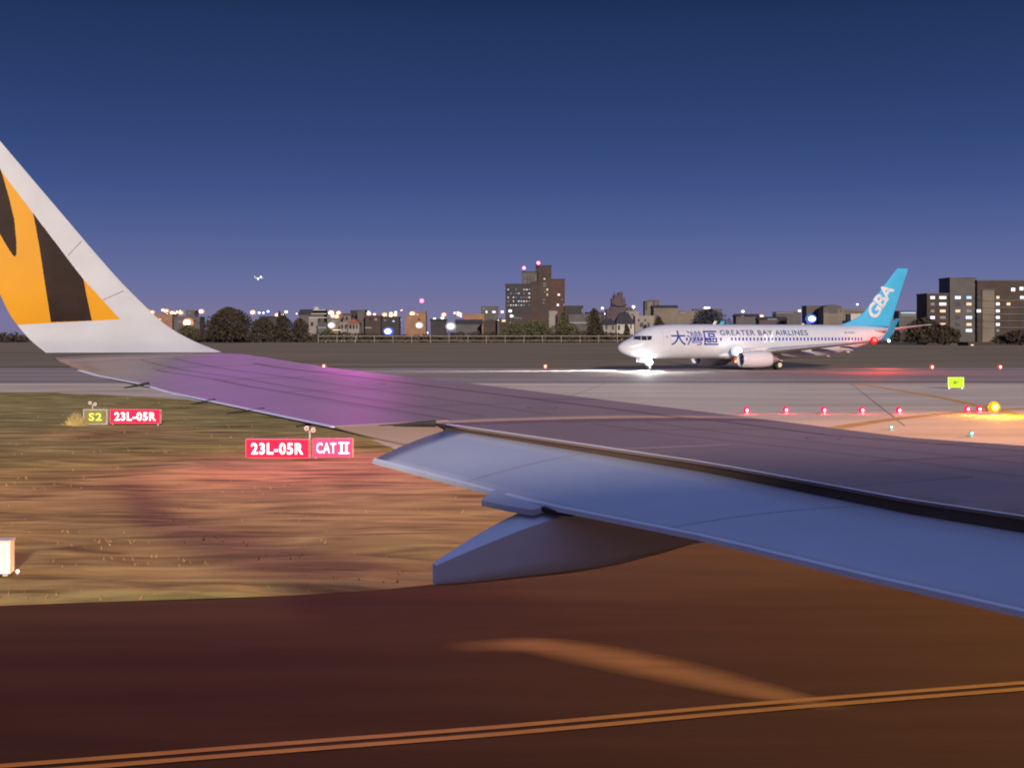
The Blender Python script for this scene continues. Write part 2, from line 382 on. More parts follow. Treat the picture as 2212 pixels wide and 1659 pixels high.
# slot face (dark) under the spoilers
panel('flap_slot', lambda l: gp(l)+Fv*.02, lambda l: gp(l)+Fv*.015+Vector((0, 0, -.2)), 2.2, 9.6, -.012, .01, mat('slot_brown', (.10, .065, .045), .8), mrows=1)
# spoiler panels and their hinge line
sp_m = mat('spoiler_grey_paint', (.26, .17, .135), .42, var=.08, scale=1.3, cr=.42, coat=.3)
def inner_pt(lat, t):
    pc = hit(E_, lat, crest(lat)); pt = gp(lat); c = (pc-pt).length
    return pc.lerp(pt, t)+Vector((0, 0, .008*c*4*t*(1-t)*(1-t*.3)))
for a, b in ((2.2, 3.6), (3.612, 5.2), (5.212, 6.7), (6.712, 8.15), (8.162, 9.5)):
    panel('spoiler', lambda l: inner_pt(l, .70), lambda l: inner_pt(l, 1)+Fv*.055, a, b, .003, .006, sp_m, n=10)
# slat panels: thin joint lines where slats meet the box
for l in (5.2, 8.0, 10.9, 13.4):
    f_ = inner_pt if l < SPLIT else wing_pt
    a = [f_(l, t)+Vector((0, 0, .004)) for t in (0, .07, .14, .2)]; mb = MB()
    mb.loft([[p+Ov*.008, p-Ov*.008] for p in a], closed=False); mb.build('slat_joint', M['dark'], own)
mb = MB()
mb.loft([[f_(l, .2)+Vector((0, 0, .004)), f_(l, .2)+Vector((0, 0, .004))-Fv*.018] for l in [2.2+.25*i for i in range(49)] for f_ in ([inner_pt] if l < SPLIT else [wing_pt])], closed=False)
mb.build('slat_rear_edge', M['dark'], own)
def seam(pts, wd=.010, m=None, name='panel_seam'):
    mb = MB(); rows_ = []
    for i, p in enumerate(pts):
        d = (pts[min(i+1, len(pts)-1)]-pts[max(i-1, 0)]).normalized(); n__ = d.cross(Vector((0, 0, 1))).normalized()*wd/2; rows_.append([p+n__, p-n__])
    mb.loft(rows_, closed=False); return mb.build(name, m or seam_d, own)
seam_d = mat('wing_seam', (.15, .11, .095), .7)
up = Vector((0, 0, .0035))
for t_ in (.45, .62): seam([wing_pt(l, t_)+up for l in [9.9+.2*i for i in range(25)]]); seam([inner_pt(l, t_)+up for l in [3+.2*i for i in range(33)]])
for l, a_, b_ in ((11.9, .2, .74), (12.9, .2, .74), (14.1, .1, .98), (10.6, .2, .74), (14.75, .1, .98)): seam([wing_pt(l, a_+(b_-a_)*k/12)+up for k in range(13)])
for l, a_, b_ in ((3.9, .2, .7), (6.1, .2, .7), (7.3, .2, .7), (9.0, .2, .7), (4.8, .2, .7)): seam([inner_pt(l, a_+(b_-a_)*k/12)+up for k in range(13)])
seam([wing_pt(l, .735)+up*3 for l in [9.75+.2*i for i in range(22)]], .016, M['dark'], 'hinge_gap')
for l, t_ in ((5.2, .36), (6.6, .33), (8.4, .34), (10.3, .36), (12.2, .34)):
    f_ = inner_pt if l < SPLIT else wing_pt; c_ = f_(l, t_)+up; seam([c_+(Fv*math.cos(a)+Ov*math.sin(a)*.7)*.11+Vector((0, 0, .0744*math.sin(a)*.08)) for a in [2*PI*k/20 for k in range(21)]], .008, None, 'access_panel')
# the flap: own airfoil, nose tucked below the spoilers
def tl(lat): return lat-.4*max(0, min(1, (lat-7.6)/2))
def flap_ring(lat):
    g_ = gp(lat); t_ = hit(Fl, tl(lat), fte(tl(lat))); drop = interp([(5.5, .075), (9.6, .03)], lat)
    top0 = g_+Vector((0, 0, -drop)); c = (top0-t_).length; ring = []
    nose = top0+Fv*.28+Vector((0, 0, -.10)); n = 10
    ring.append(nose); ring.append(top0+Fv*.20+Vector((0, 0, -.03)))
    for k in range(n+1):
        t = k/n; ring.append(top0.lerp(t_, t)+Vector((0, 0, .018*c*4*t*(1-t))))
    ring.append(t_+Vector((0, 0, -.02)))
    for k in range(1, n):
        t = 1-k/n; ring.append(top0.lerp(t_, t)+Vector((0, 0, -.02-.14*(1-t)**.8)))
    ring.append(nose+Vector((0, 0, -.09)))
    return ring
rr = [flap_ring(9.55-.2*i) for i in range(36)]
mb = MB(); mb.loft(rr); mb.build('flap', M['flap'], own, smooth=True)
mb = MB(); rr = []
for i in range(36):
    lat = 9.55-.2*i; t_ = hit(Fl, tl(lat), fte(tl(lat))); u = (gp(lat)-t_).normalized()
    rr.append([t_+u*.012+Vector((0, 0, .004)), t_-u*.014+Vector((0, 0, .002)), t_-u*.014+Vector((0, 0, -.022)), t_+Vector((0, 0, -.024))])
mb.loft(rr); mb.build('flap_trailing_edge', M['edge'], own)
# tab over the fairing and dark cut-out
def atlat(px, py, lat):
    dx = (px-1106)/FP; t = lat/(Ov.x*dx+Ov.y); return at(px, py, t)
def slab(name, pts, th, m):
    n = len(pts); mb = MB(); mb.add(pts+[p-Vector((0, 0, th)) for p in pts], [tuple(range(n)), tuple(range(2*n-1, n-1, -1))]+[(i, n+i, n+(i+1) % n, (i+1) % n) for i in range(n)])
    return mb.build(name, m, own)
tk = hit(Fl, 7.58, fte(7.58)); YY = tk.y
slab('flap_tab', [at(1068, 1057, YY+.28), at(1040, 1080, YY+.16), at(1095, 1092, YY+.0), at(1150, 1101, YY-.14), at(1200, 1088, YY-.1), at(1150, 1070, YY+.1)], .03, M['flap'])
slab('flap_cut_out', [at(1168, 1095, YY-.12), at(1190, 1089, YY-.10), at(1215, 1094, YY-.16), at(1255, 1104, YY-.24), at(1232, 1107, YY-.24), at(1190, 1102, YY-.18)], .02, M['dark'])
# canoe fairing
rr = []
FS = [(942, 1222, 1266, .035), (950, 1218, 1267, .045), (1000, 1196, 1267, .09), (1060, 1171, 1264, .14), (1150, 1136, 1257, .19), (1250, 1108, 1247, .20), (1350, 1112, 1229, .20), (1430, 1128, 1207, .19), (1510, 1150, 1178, .14), (1600, 1160, 1166, .05)]
for k in range(40):
    px = 942+(1600-942)*(k/39)**1.25; yt, yb, hw = cinterp(FS, px)
    LI = 7.40
    a = atlat(px, yt, LI); b = atlat(px, yb, LI); ctr = (a+b)/2+Ov*.19; hh = max(.004, (a.z-b.z)/2); ring = []
    ap = a+Ov*hw*1.0; apx = 1106+FP*ap.x/ap.y; yl_ = interp([(915, 1236), (942, 1219), (1150, 1096), (1300, 1060)], apx)
    zr = max(.004, min(.115, CAMZ+(722-yl_)/FP*ap.y-a.z))
    pf = [(-hw, 0), (-.55*hw, .62*zr), (-.1*hw, .97*zr), (.3*hw, .9*zr), (.8*hw, .3*zr), (hw, -.06*hh)]
    for q in range(1, 9): pf.append((hw*(1-.02*q), -2*hh*(.1+.08*q)))
    pf += [(hw*.7, -2*hh*.92), (hw*.35, -2*hh*.985), (0, -2*hh), (-hw*.4, -2*hh*.985), (-hw*.78, -2*hh*.9)]
    for q in range(6, 0, -1): pf.append((-hw*(1-.015*q), -2*hh*.13*q))
    ctr = a+Ov*hw
    for x, z in pf[:25]: ring.append(ctr+Ov*x+Vector((0, 0, z)))
    rr.append(ring)
mb = MB(); mb.loft(rr); fo = mb.build('flap_track_fairing', mat('fairing_pale_paint', (.70, .72, .76), .42, var=.05, scale=1.5), own, smooth=True); fo.data.set_sharp_from_angle(angle=math.radians(32))
for l in (8.35, 6.55): seam([flap_ring(l)[2+k]+Vector((0, 0, .003)) for k in range(11)], .006, mat('flap_seam', (.22, .22, .25), .6))
# static wicks
for (x0, y0, x1, y1, l) in ((322, 828, 268, 838, 12.6), (465, 864, 414, 873, 11.6), (571, 884, 490, 893, 10.9), (700, 911, 640, 921, 10.2)):
    a = atlat(x0, y0, l); b = atlat(x1, y1, l-.04); mb = MB(); mb.tube(a, b, .012, .005, 8); mb.build('static_wick', M['dark'], own)
mb = MB(); a = hit(T_, 9.7, te1(9.7)); q_ = gp(9.66); mb.tube(q_, q_.lerp(a, .6), .022, .006, 8); mb.build('aileron_gap_dark', M['dark'], own)  # dark tube stands for the gap between aileron and flap
# small maintenance marking on the flap
def flap_top(lat, t):
    g_ = gp(lat); t_ = hit(Fl, lat, fte(lat)); drop = interp([(5.5, .075), (9.6, .03)], lat)
    return (g_+Vector((0, 0, -drop))).lerp(t_, t)+Vector((0, 0, .018*.9*4*t*(1-t)+.004))
mk = MB()
for (l0, t0, l1, t1) in ((5.62, .60, 5.60, .70), (5.68, .60, 5.66, .70), (5.60, .58, 5.70, .60), (5.72, .55, 5.60, .64)):
    a = flap_top(l0, t0); b = flap_top(l1, t1); d = (b-a).normalized(); n_ = Vector((-d.y, d.x, 0))*.004; mk.add([a-n_, b-n_, b+n_, a+n_], [(0, 1, 2, 3)])
mk.build('stencil_mark', M['dark'], own)
# fuselage of the own airliner: the camera looks out from its left side, just off the skin
mb = MB(); rg = []
for lon, k in ((-19, .12), (-17, .3), (-14, .55), (-10.5, .85), (-7, 1), (0, 1), (6, 1), (12, 1), (17, .98), (19, .8), (20.5, .5), (21.3, .12)):
    rg.append([plan(-2.06+1.98*k*math.cos(a), lon)+Vector((0, 0, 3.55+(.9*(1-k) if lon < 0 else -.3*(1-k))+2.05*k*math.sin(a))) for a in [2*PI*i/48 for i in range(48)]])
mb.loft(rg); mb.build('fuselage', M['white'], own, smooth=True)
# ------------------------------------------------------------------ sharklet
SK = [  # k, LE px, py, lat ; TE px, py, lat
    (0, 479, 761, 15.2, 99, 762, 15.27), (1, 415, 735, 15.35, 66, 735, 15.42), (2, 360, 703, 15.48, 38, 703, 15.52), (3, 315, 663, 15.58, 17, 672, 15.6),
    (4, 240, 586, 15.72, -10, 612, 15.72), (5, 120, 446, 15.93, -52, 500, 15.9), (6, 0, 305, 16.12, -95, 380, 16.08), (7, -70, 222, 16.22, -130, 270, 16.18), (8, -92, 204, 16.24, -138, 240, 16.2), (9, -112, 200, 16.25, -140, 225, 16.22)]
NS, NC = 560, 320
tw = [atlat(r[1], r[2], r[3]) for r in SK]; uw = [atlat(r[4], r[5], r[6]) for r in SK]
tabL = [(i, *p) for i, p in enumerate(tw)]; tabT = [(i, *p) for i, p in enumerate(uw)]
Bl = [(-120, 250), (-75, 285), (0, 364), (7, 376), (70, 459), (178, 601), (260, 690), (284, 708), (342, 739), (387, 755), (500, 775)]
SA = [(70, 456), (110, 500), (190, 600), (180, 601), (186.6, 636.6), (198.6, 693), (110, 696), (99, 626), (85.6, 537), (77, 489)]
SB = [(-140, 240), (-60, 290), (0, 364), (7, 383), (20.5, 431), (31, 476), (35.5, 524), (35.5, 549), (33, 555), (29, 553), (20.5, 541), (10, 524), (0, 506.5), (-30, 430), (-90, 330)]
def inside(poly, x, y):
    c = False; j = len(poly)-1
    for i in range(len(poly)):
        if (poly[i][1] > y) != (poly[j][1] > y) and x < (poly[j][0]-poly[i][0])*(y-poly[i][1])/(poly[j][1]-poly[i][1])+poly[i][0]: c = not c
        j = i
    return c
verts = []; faces = []; mi = []
rows = []
for i in range(NS+1):
    u = 9*i/NS; a = Vector(cinterp(tabL, u)); b = Vector(cinterp(tabT, u)); rows.append((a, b))
def shark_pt(i, j, side):
    a, b = rows[i]; t = j/NC; c = (a-b).length; th = .05*c*(4*(t*(1-t)))**.6*.9+.004
    nrm = -Ov
    return a.lerp(b, t)+nrm*(th*.5 if side == 0 else -th*.6-.006)
for side in (0, 1):
    base = len(verts)
    for i in range(NS+1):
        for j in range(NC+1): verts.append(shark_pt(i, j, side))
    for i in range(NS):
        for j in range(NC):
            q = [base+i*(NC+1)+j, base+i*(NC+1)+j+1, base+(i+1)*(NC+1)+j+1, base+(i+1)*(NC+1)+j]
            if side: q.reverse()
            faces.append(tuple(q))
            p = (verts[q[0]]+verts[q[2]])/2; px = 1106+FP*p.x/p.y; py = 722-FP*(p.z-CAMZ)/p.y
            m_ = 0
            yl = 702-(px-38)*12/222
            if py < yl and py > interp(Bl, px)+0:
                m_ = 2 if (inside(SA, px, py) or inside(SB, px, py)) else 1
            mi.append(m_)
o1 = 0; o2 = (NS+1)*(NC+1)
for i in range(NS):
    for j in (0, NC):
        a = i*(NC+1)+j; b = (i+1)*(NC+1)+j; faces.append((a, b, b+o2, a+o2) if j == 0 else (b, a, a+o2, b+o2)); mi.append(0)
for i in (0, NS):
    for j in range(NC):
        a = i*(NC+1)+j; faces.append((a, a+1, a+1+o2, a+o2)); mi.append(0)
mesh_obj('winglet', verts, faces, [M['winglet_white'], M['yellow'], M['black']], own, smooth=True, mi=mi)
# winglet seams and rivets
def shark_at(px, py):
    best = None
    for i in range(0, NS, 5):
        for j in range(0, NC, 5):
            p = verts[i*(NC+1)+j]; d = (1106+FP*p.x/p.y-px)**2+(722-FP*(p.z-CAMZ)/p.y-py)**2
            if best is None or d < best[0]: best = (d, p)
    return best[1]-Ov*.004
seam_m = mat('seam_grey', (.16, .15, .14), .6)
for (a, b) in (((178, 524), (148, 549)), ((268, 628), (222, 646))):
    p, q = shark_at(*a), shark_at(*b); d = (q-p).normalized(); n_ = Vector((0, 0, 1)).cross(Ov).normalized()
    s_ = d.cross(Ov).normalized()*.0035; mb = MB(); mb.add([p-s_, q-s_, q+s_, p+s_], [(0, 1, 2, 3)]); mb.build('panel_seam', seam_m, own)
for k in range(22):
    t = k/21; q = shark_at(78+108*t, 462+143*t); mb = MB(); mb.ball(q, .0065, 6); mb.build('rivet', M['edge'], own)
# ================================================================== THE OTHER AIRLINER ON THE RUNWAY
AY, AD, AX = math.radians(24), 175.0, .0694*175
jet = empty('airliner', loc=(AX, AD, 0), rz=AY, label='white airliner with cyan tail fin turning onto the runway with its lights on', cat='airliner')
# local axes: x aft, y = away from camera (right side of aircraft), so the left side is -y
FSEC = [(0, 2.60, 2.64, .03), (.12, 2.36, 2.90, .30), (.5, 2.06, 3.22, .66), (1.2, 1.76, 3.58, 1.04), (1.8, 1.60, 3.86, 1.27), (2.5, 1.48, 4.36, 1.48), (3.1, 1.42, 4.72, 1.60), (4.2, 1.36, 5.06, 1.76), (5.8, 1.34, 5.28, 1.86), (7.5, 1.34, 5.36, 1.88),
        (16, 1.34, 5.36, 1.88), (25, 1.34, 5.36, 1.88), (27.5, 1.46, 5.36, 1.86), (30.5, 1.92, 5.35, 1.72), (33.5, 2.66, 5.30, 1.42), (36, 3.42, 5.16, .98), (37.8, 3.98, 4.98, .58), (38.7, 4.30, 4.82, .28), (38.95, 4.45, 4.66, .10)]
def fus(s): return cinterp(FSEC, s)
def skin(s, z, side=-1, off_=.0):
    zb, zt, hw = fus(s); c = (zb+zt)/2; h = (zt-zb)/2; q = max(-1, min(1, (z-c)/h)); y = hw*math.sqrt(max(0, 1-q*q))
    n = Vector((0, side*y/max(hw, .01)**2, (z-c)/h**2)).normalized()
    return Vector((s, side*y, z))+n*off_
ss = [0, .04, .12, .22, .35]+[.5+.3*i for i in range(26)]+[8.5+1*i for i in range(18)]+[26.2+.4*i for i in range(32)]+[38.95]
ss = sorted(set(round(s, 3) for s in ss if s <= 38.95)); NR = 56
mb = MB(); mb.loft([[Vector((s, hw*math.cos(2*PI*i/NR), (zb+zt)/2+(zt-zb)/2*math.sin(2*PI*i/NR))) for i in range(NR)] for s in ss for zb, zt, hw in [fus(s)]])
fus_o = mb.build('fuselage', M['white'], jet, smooth=True)
# belly fairing
mb = MB(); rg = []
for i in range(21):
    s = 12.6+11.4*i/20; k = math.sin(PI*i/20)**.45; rg.append([Vector((s, math.copysign(abs(math.cos(t))**.8, math.cos(t))*(1.0+1.0*k), 1.75+(math.sin(t))*(.25+.42*k))) for t in [2*PI*j/28 for j in range(28)]])
mb.loft(rg); mb.build('belly_fairing', M['white'], jet, smooth=True)
def skin_patch(name, pts, m, side=-1, off_=.012, parent=jet, sub=6, **k):
    # pts: quad (s,z) corners; gridded so that it follows the hull
    mb = MB(); g_ = []
    for i in range(sub+1):
        for j in range(sub+1):
            u, v = i/sub, j/sub
            s = (pts[0][0]*(1-u)+pts[1][0]*u)*(1-v)+(pts[3][0]*(1-u)+pts[2][0]*u)*v
            z = (pts[0][1]*(1-u)+pts[1][1]*u)*(1-v)+(pts[3][1]*(1-u)+pts[2][1]*u)*v
            g_.append(skin(s, z, side, off_))
    mb.add(g_, [(i*(sub+1)+j, i*(sub+1)+j+1, (i+1)*(sub+1)+j+1, (i+1)*(sub+1)+j) for i in range(sub) for j in range(sub)])
    return mb.build(name, m, parent, smooth=True, **k)
for side in (-1, 1):
    skin_patch('cockpit_window', [(1.62, 3.60), (2.30, 3.52), (2.42, 4.00), (1.98, 3.96)], M['glass'], side)
    skin_patch('cockpit_window', [(2.36, 3.52), (2.95, 3.50), (2.98, 4.00), (2.48, 4.00)], M['glass'], side)
    skin_patch('cockpit_window', [(3.01, 3.50), (3.45, 3.56), (3.62, 3.98), (3.04, 4.00)], M['glass'], side)
win_m = emat('cabin_window_blue', (.05, .09, .62), .75); win_d = mat('cabin_window_dark', (.02, .04, .16), .2)
for i in range(50):
    s = 8.0+.508*i
    if i in (7, 8, 10, 11): continue
    skin_patch('cabin_window', [(s-.12, 3.44), (s+.12, 3.44), (s+.12, 3.80), (s-.12, 3.80)], win_m if (i*7) % 5 else win_d, sub=2)
line_m = mat('panel_line_grey', (.30, .30, .32), .6)
for s0, s1 in ((5.0, 5.86), (33.9, 34.66)):
    z0, z1 = (2.75, 4.65) if s0 < 10 else (3.1, 4.75)
    d = skin_patch('door', [(s0, z0), (s1, z0), (s1, z1), (s0, z1)], M['white'], off_=.01)
    skin_patch('door_seam', [(s0-.04, z0), (s0+.0, z0), (s0+.0, z1), (s0-.04, z1)], line_m, parent=d, off_=.014)
    skin_patch('door_seam', [(s1, z0), (s1+.04, z0), (s1+.04, z1), (s1, z1)], line_m, parent=d, off_=.014)
    skin_patch('door_window', [(s0+.3, 3.75), (s1-.3, 3.75), (s1-.3, 4.05), (s0+.3, 4.05)], line_m, parent=d, off_=.016)
for s0 in (18.5, 19.4):
    skin_patch('emergency_exit', [(s0, 3.25), (s0+.5, 3.25), (s0+.5, 4.2), (s0, 4.2)], mat('exit_panel', (.68, .68, .70), .3), off_=.006)
# lettering along the left side
def solve_s(px, w_=-1.75):   # photo x -> station on left side
    s = 10
    for _ in range(30):
        x = AX+s*math.cos(AY)-w_*math.sin(AY); y = AD+s*math.sin(AY)+w_*math.cos(AY)
        s += ((px-1106)/FP*y-x)/math.cos(AY)*.8
    return s
def livery(txt, px0, px1, zc, h, m, bold=0, name='lettering', space=1):
    s0, s1 = solve_s(px0), solve_s(px1)
    me = fit(text_mesh(txt, 1, bold, space), s1-s0, h); slice_mesh(me, .12, 1)
    return place_mesh(name, me, lambda c: skin((s0+s1)/2+c.x, zc+c.y, -1, .02), m, jet)
livery('大', 1449, 1481, 3.76, 1.68, M['blue'], .012, 'chinese_character'); livery('灣', 1483, 1517, 3.76, 1.68, M['blue'], .0, 'chinese_character'); livery('區', 1520, 1551, 3.76, 1.66, M['blue'], .012, 'chinese_character')
livery('GREATER BAY AIRLINES', 1556, 1746, 4.36, .62, M['greyt'], .018, space=1.1)
livery('B-KJC', 1827, 1850, 4.35, .28, M['greyt'], .01, 'registration')
# wings
def foil(s0, s1, z, th, n=12, camber=.0):
    ring = []
    for k in range(2*n):
        if k < n: t = k/n; sg = 1
        else: t = 1-(k-n)/n; sg = -1
        x = (1-math.cos(PI*t))/2; y_ = 5*th*(.2969*math.sqrt(x)-.126*x-.3516*x*x+.2843*x**3-.1036*x**4)
        ring.append((s0+(s1-s0)*x, (s1-s0)*(y_*sg+camber*x*(1-x))+z))
    return ring
WSEC = [(1.2, 14.0, 21.9, 1.95, .13), (2.2, 14.9, 21.95, 2.0, .13), (5.6, 17.0, 22.15, 2.36, .12), (11, 19.75, 23.3, 2.88, .11), (16.9, 22.75, 24.45, 3.46, .10)]
WLT = [(16.9, 22.75, 24.45, 3.46), (17.3, 22.98, 24.5, 3.52), (17.6, 23.3, 24.6, 3.72), (17.78, 23.65, 24.72, 4.1), (17.95, 24.35, 25.15, 5.1), (18.1, 25.0, 25.55, 5.92)]
for sd in (-1, 1):
    mb = MB(); mb.loft([[Vector((x, sd*w_, z)) for x, z in foil(a, b, zz, th, camber=.05)] for i in range(29) for w_ in [1.2+15.7*i/28] for a, b, zz, th in [[interp([(r[0], r[k]) for r in WSEC], w_) for k in (1, 2, 3, 4)]]])
    mb.build('wing', mat('jet_wing_grey', (.42, .42, .44), .35, coat=.2), jet, smooth=True)
    mb = MB(); rg = []
    for i in range(25):
        u = 5*i/24; w_, a, b, zz = cinterp([(k, *r) for k, r in enumerate(WLT)], u)
        k2 = min(1, u/2.6)      # blend from horizontal foil thickness to vertical
        rg.append([Vector((x, sd*(w_-(z-0)*k2), zz+(z)*(1-k2))) for x, z in foil(a, b, 0, .09)])
    mb.loft(rg); mb.build('winglet', M['teal'] if sd < 0 else M['cyan'], jet, smooth=True)
    for (w_, a, b, r) in ((5.2, 18.6, 23.6, .34), (8.6, 20.6, 24.2, .28), (12.2, 21.9, 24.8, .23)):
        zz = interp([(q[0], q[3]) for q in WSEC], w_)-.30; mb = MB(); rg = []
        for i in range(17):
            t = i/16; s = a+(b-a)*t; k = (max(0.0, math.sin(PI*(.08+.92*t)))**.6)*(1-.0*t); rg.append([Vector((s, sd*(w_+r*.75*k*math.cos(q)), zz-.28*t+r*1.1*k*math.sin(q))) for q in [2*PI*j/14 for j in range(14)]])
        mb.loft(rg); mb.build('flap_track_fairing', M['white'], jet, smooth=True)
    # engine
    en = MB(); ctr = (.45, sd*4.83, 1.30)
    en.lathe([(13.55, .70), (13.15, .73), (12.95, .76), (12.88, .81), (12.95, .86), (13.4, .94), (14.6, .98), (15.8, .95), (16.7, .86), (17.0, .80), (16.95, .76), (16.2, .74)], ctr, 'x', 40)
    e = en.build('engine_nacelle', M['white'], jet, smooth=True)
    mb = MB(); mb.lathe([(13.5, .05), (13.5, .70), (13.6, .70)], ctr, 'x', 32); mb.build('fan', M['dark'], e, smooth=False)
    mb = MB(); mb.lathe([(13.1, .01), (13.25, .14), (13.5, .22)], ctr, 'x', 20); mb.build('spinner', M['metal'], e, smooth=True)
    mb = MB(); mb.lathe([(16.2, .72), (16.9, .56), (17.6, .46), (17.55, .40), (17.6, .26), (18.2, .05)], ctr, 'x', 28); mb.build('exhaust', M['metal'], e, smooth=True)
    mb = MB(); mb.loft([[Vector((x, sd*4.83+y, z)) for x, y in ((14.0+dx, 0), (15.5, -.18), (18.6, -.12), (19.4, 0), (18.6, .12), (15.5, .18))] for dx, z in ((0, 2.3), (1.2, 2.62))])
    mb.build('engine_pylon', M['white'], jet)
    # main gear
    mb = MB(); mb.tube((19.7, sd*2.86, 1.7), (19.7, sd*2.86, .55), .13, .10, 12); mb.tube((19.7, sd*2.86, 1.1), (20.4, sd*1.9, 1.7), .07); mb.tube((19.7, sd*2.4, .55), (19.7, sd*3.32, .55), .07)
    gr = mb.build('main_gear_leg', M['metal'], jet, smooth=False)
    for y in (-.43, .43):
        w0 = MB(); w0.lathe([(-.19, .28), (-.20, .42), (-.15, .53), (0, .56), (.15, .53), (.20, .42), (.19, .28)], (19.7, sd*2.86+y, .56), 'y', 28); wh = w0.build('tyre', M['rubber'], gr, smooth=True)
        w1 = MB(); w1.lathe([(-.17, .02), (-.165, .20), (-.19, .28), (.19, .28), (.165, .20), (.17, .02)], (19.7, sd*2.86+y, .56), 'y', 20); w1.build('rim', mat('rim_beige', (.55, .5, .4), .5), gr, smooth=True)
    mb = MB(); mb.box(19.9, 20.35, sd*3.0-.02, sd*3.0+.02, .95, 1.75); mb.build('gear_door', M['white'], jet)
mb = MB(); mb.tube((4.0, 0, 1.5), (4.0, 0, .4), .10, .08, 12); mb.tube((4.0, -.35, .35), (4.0, .35, .35), .05); mb.tube((4.0, 0, 1.0), (3.3, 0, 1.5), .05)
gr = mb.build('nose_gear_leg', M['metal'], jet)
for y in (-.2, .2):
    w0 = MB(); w0.lathe([(-.10, .16), (-.11, .26), (-.07, .33), (0, .345), (.07, .33), (.11, .26), (.10, .16)], (4.0, y, .345), 'y', 24); w0.build('tyre', M['rubber'], gr, smooth=True)
    w1 = MB(); w1.lathe([(-.09, .01), (-.10, .16), (.10, .16), (.09, .01)], (4.0, y, .345), 'y', 18); w1.build('rim', M['metal'], gr)
for y in (-.42, .42):
    mb = MB(); mb.box(2.6, 3.95, y-.02, y+.02, .95, 1.42); mb.build('gear_door', M['white'], jet)
# antennas
for s, z0, z1 in ((9.6, 1.36, .82), (28.6, 1.75, 1.45), (31.6, 2.1, 1.95)):
    mb = MB(); mb.loft([[Vector((s+x+dx, y*k, z)) for x, y in ((0, 0), (.15, -.05), (.45, 0), (.15, .05))] for dx, z, k in ((0, z0, 1), (.3, z1, .6))]); mb.build('antenna', M['white'], jet)
mb = MB(); mb.loft([[Vector((s+x, y, z)) for x, y in ((0, 0), (.12, -.04), (.4, 0), (.12, .04))] for s, z in ((12.6, 5.34), (12.85, 5.75))]); mb.build('antenna', M['white'], jet)
mb = MB(); mb.ball((25.3, 0, 5.4), .22, 12, .7); mb.build('antenna', M['white'], jet, smooth=True)
# tail fin with dorsal fillet: outline extruded as foil per height
FIN = [(5.15, 30.2, 38.3, .05), (5.5, 31.3, 38.45, .06), (5.9, 32.6, 38.6, .07), (6.4, 33.7, 38.8, .09), (6.9, 34.3, 39.0, .10), (9.5, 36.7, 40.0, .10), (12.1, 39.15, 41.05, .09), (12.42, 39.5, 41.15, .07)]
mb = MB(); rg = []
for i in range(37):
    z = 5.15+(12.42-5.15)*i/36; a, b, th = [interp([(r[0], r[k]) for r in FIN], z) for k in (1, 2, 3)]
    rg.append([Vector((x, y, z)) for x, y in foil(a, b, 0, th)])
mb.loft(rg); mb.build('tail_fin', M['cyan'], jet, smooth=True)
def fin_y(s, z):
    a, b, th = [interp([(r[0], r[k]) for r in FIN], z) for k in (1, 2, 3)]; x = max(0.001, min(.999, (s-a)/(b-a)))
    return -(b-a)*5*th*(.2969*math.sqrt(x)-.126*x-.3516*x*x+.2843*x**3-.1036*x**4)-.02
me = fit(text_mesh('GBA', 1, .03, .92), 4.9, 1.8); slice_mesh(me, .3, 0); slice_mesh(me, .3, 1)
ca, sa_ = math.cos(math.radians(52)), math.sin(math.radians(52))
def finmap(c):
    s = 36.75+c.x*ca-c.y*sa_; z = 8.35+c.x*sa_+c.y*ca
    return Vector((s, fin_y(s, z), z))
place_mesh('lettering', me, finmap, mat('lettering_white', (.5, .5, .51), .5), jet)
mb = MB(); mb.add([(36.3+.0, -.3, 5.4), (36.4, -.3, 5.4), (38.18, -.2, 12.1), (38.1, -.2, 12.1)], [])
# tailplane
for sd in (-1, 1):
    mb = MB(); mb.loft([[Vector((x, sd*w_, z)) for x, z in foil(34.6+(w_-.4)*.62, 38.1+(w_-.4)*.19, 4.55+(w_-.4)*.125, .10)] for w_ in [.4+.5*i for i in range(14)]])
    mb.build('tailplane', M['white'], jet, smooth=True)
# lamps of the jet
def bulb(name, loc, r, m, parent, n=14):
    mb = MB(); mb.ball((0, 0, 0), r, n); o = mb.build(name, m, parent, smooth=True); o.location = loc; return o
lw = emat('lamp_white', (1, .98, .95), 30); lb = emat('lamp_bluish', (.75, .86, 1), 25); lr = emat('lamp_red', (1, .02, .02), 14)
q_ = bulb('taxi_light_bloom', (3.8, -.3, .98), .46, emat('lamp_bloom', (.85, .85, 1), 1.0), jet); bulb('lamp_core', (0, -.26, 0), .36, lw, q_)  # outer ball imitates the lamp's bloom, inner ball is the lamp
q_ = bulb('landing_light_bloom', (14.1, -2.75, 2.22), .60, emat('lamp_bloom_blue', (.72, .78, 1), 1.0), jet); bulb('lamp_core', (0, -.36, 0), .46, lb, q_)  # bluish outer ball stands in for the bloom of the landing light
q_ = bulb('navigation_light_bloom', (22.85, -17.05, 3.5), .42, emat('lamp_bloom_red', (1, .0, .01), 1.2), jet); bulb('lens', (0, -.2, 0), .14, emat('lamp_core_red', (1, .55, .5), 6), q_); bulb('strobe_light', (24.6, -17.45, 3.45), .11, lb, jet); bulb('beacon_light', (15.2, -.9, .98), .10, emat('beacon_orange', (1, .12, .03), 14), jet)  # red outer ball imitates bloom around the navigation light
for k, (s, z) in enumerate(((2.6, 1.35),)):
    pass
lamp('taxi_beam', 'SPOT', (3.2, -.2, 1.0), 160000, (1, .95, .88), .1, (-.97, .24, -.03), 40, .8, jet)
lamp('landing_beam', 'SPOT', (14.6, -2.6, 2.1), 300000, (1, .88, .74), .1, (-1, -1.0, -.06), 110, .9, jet)
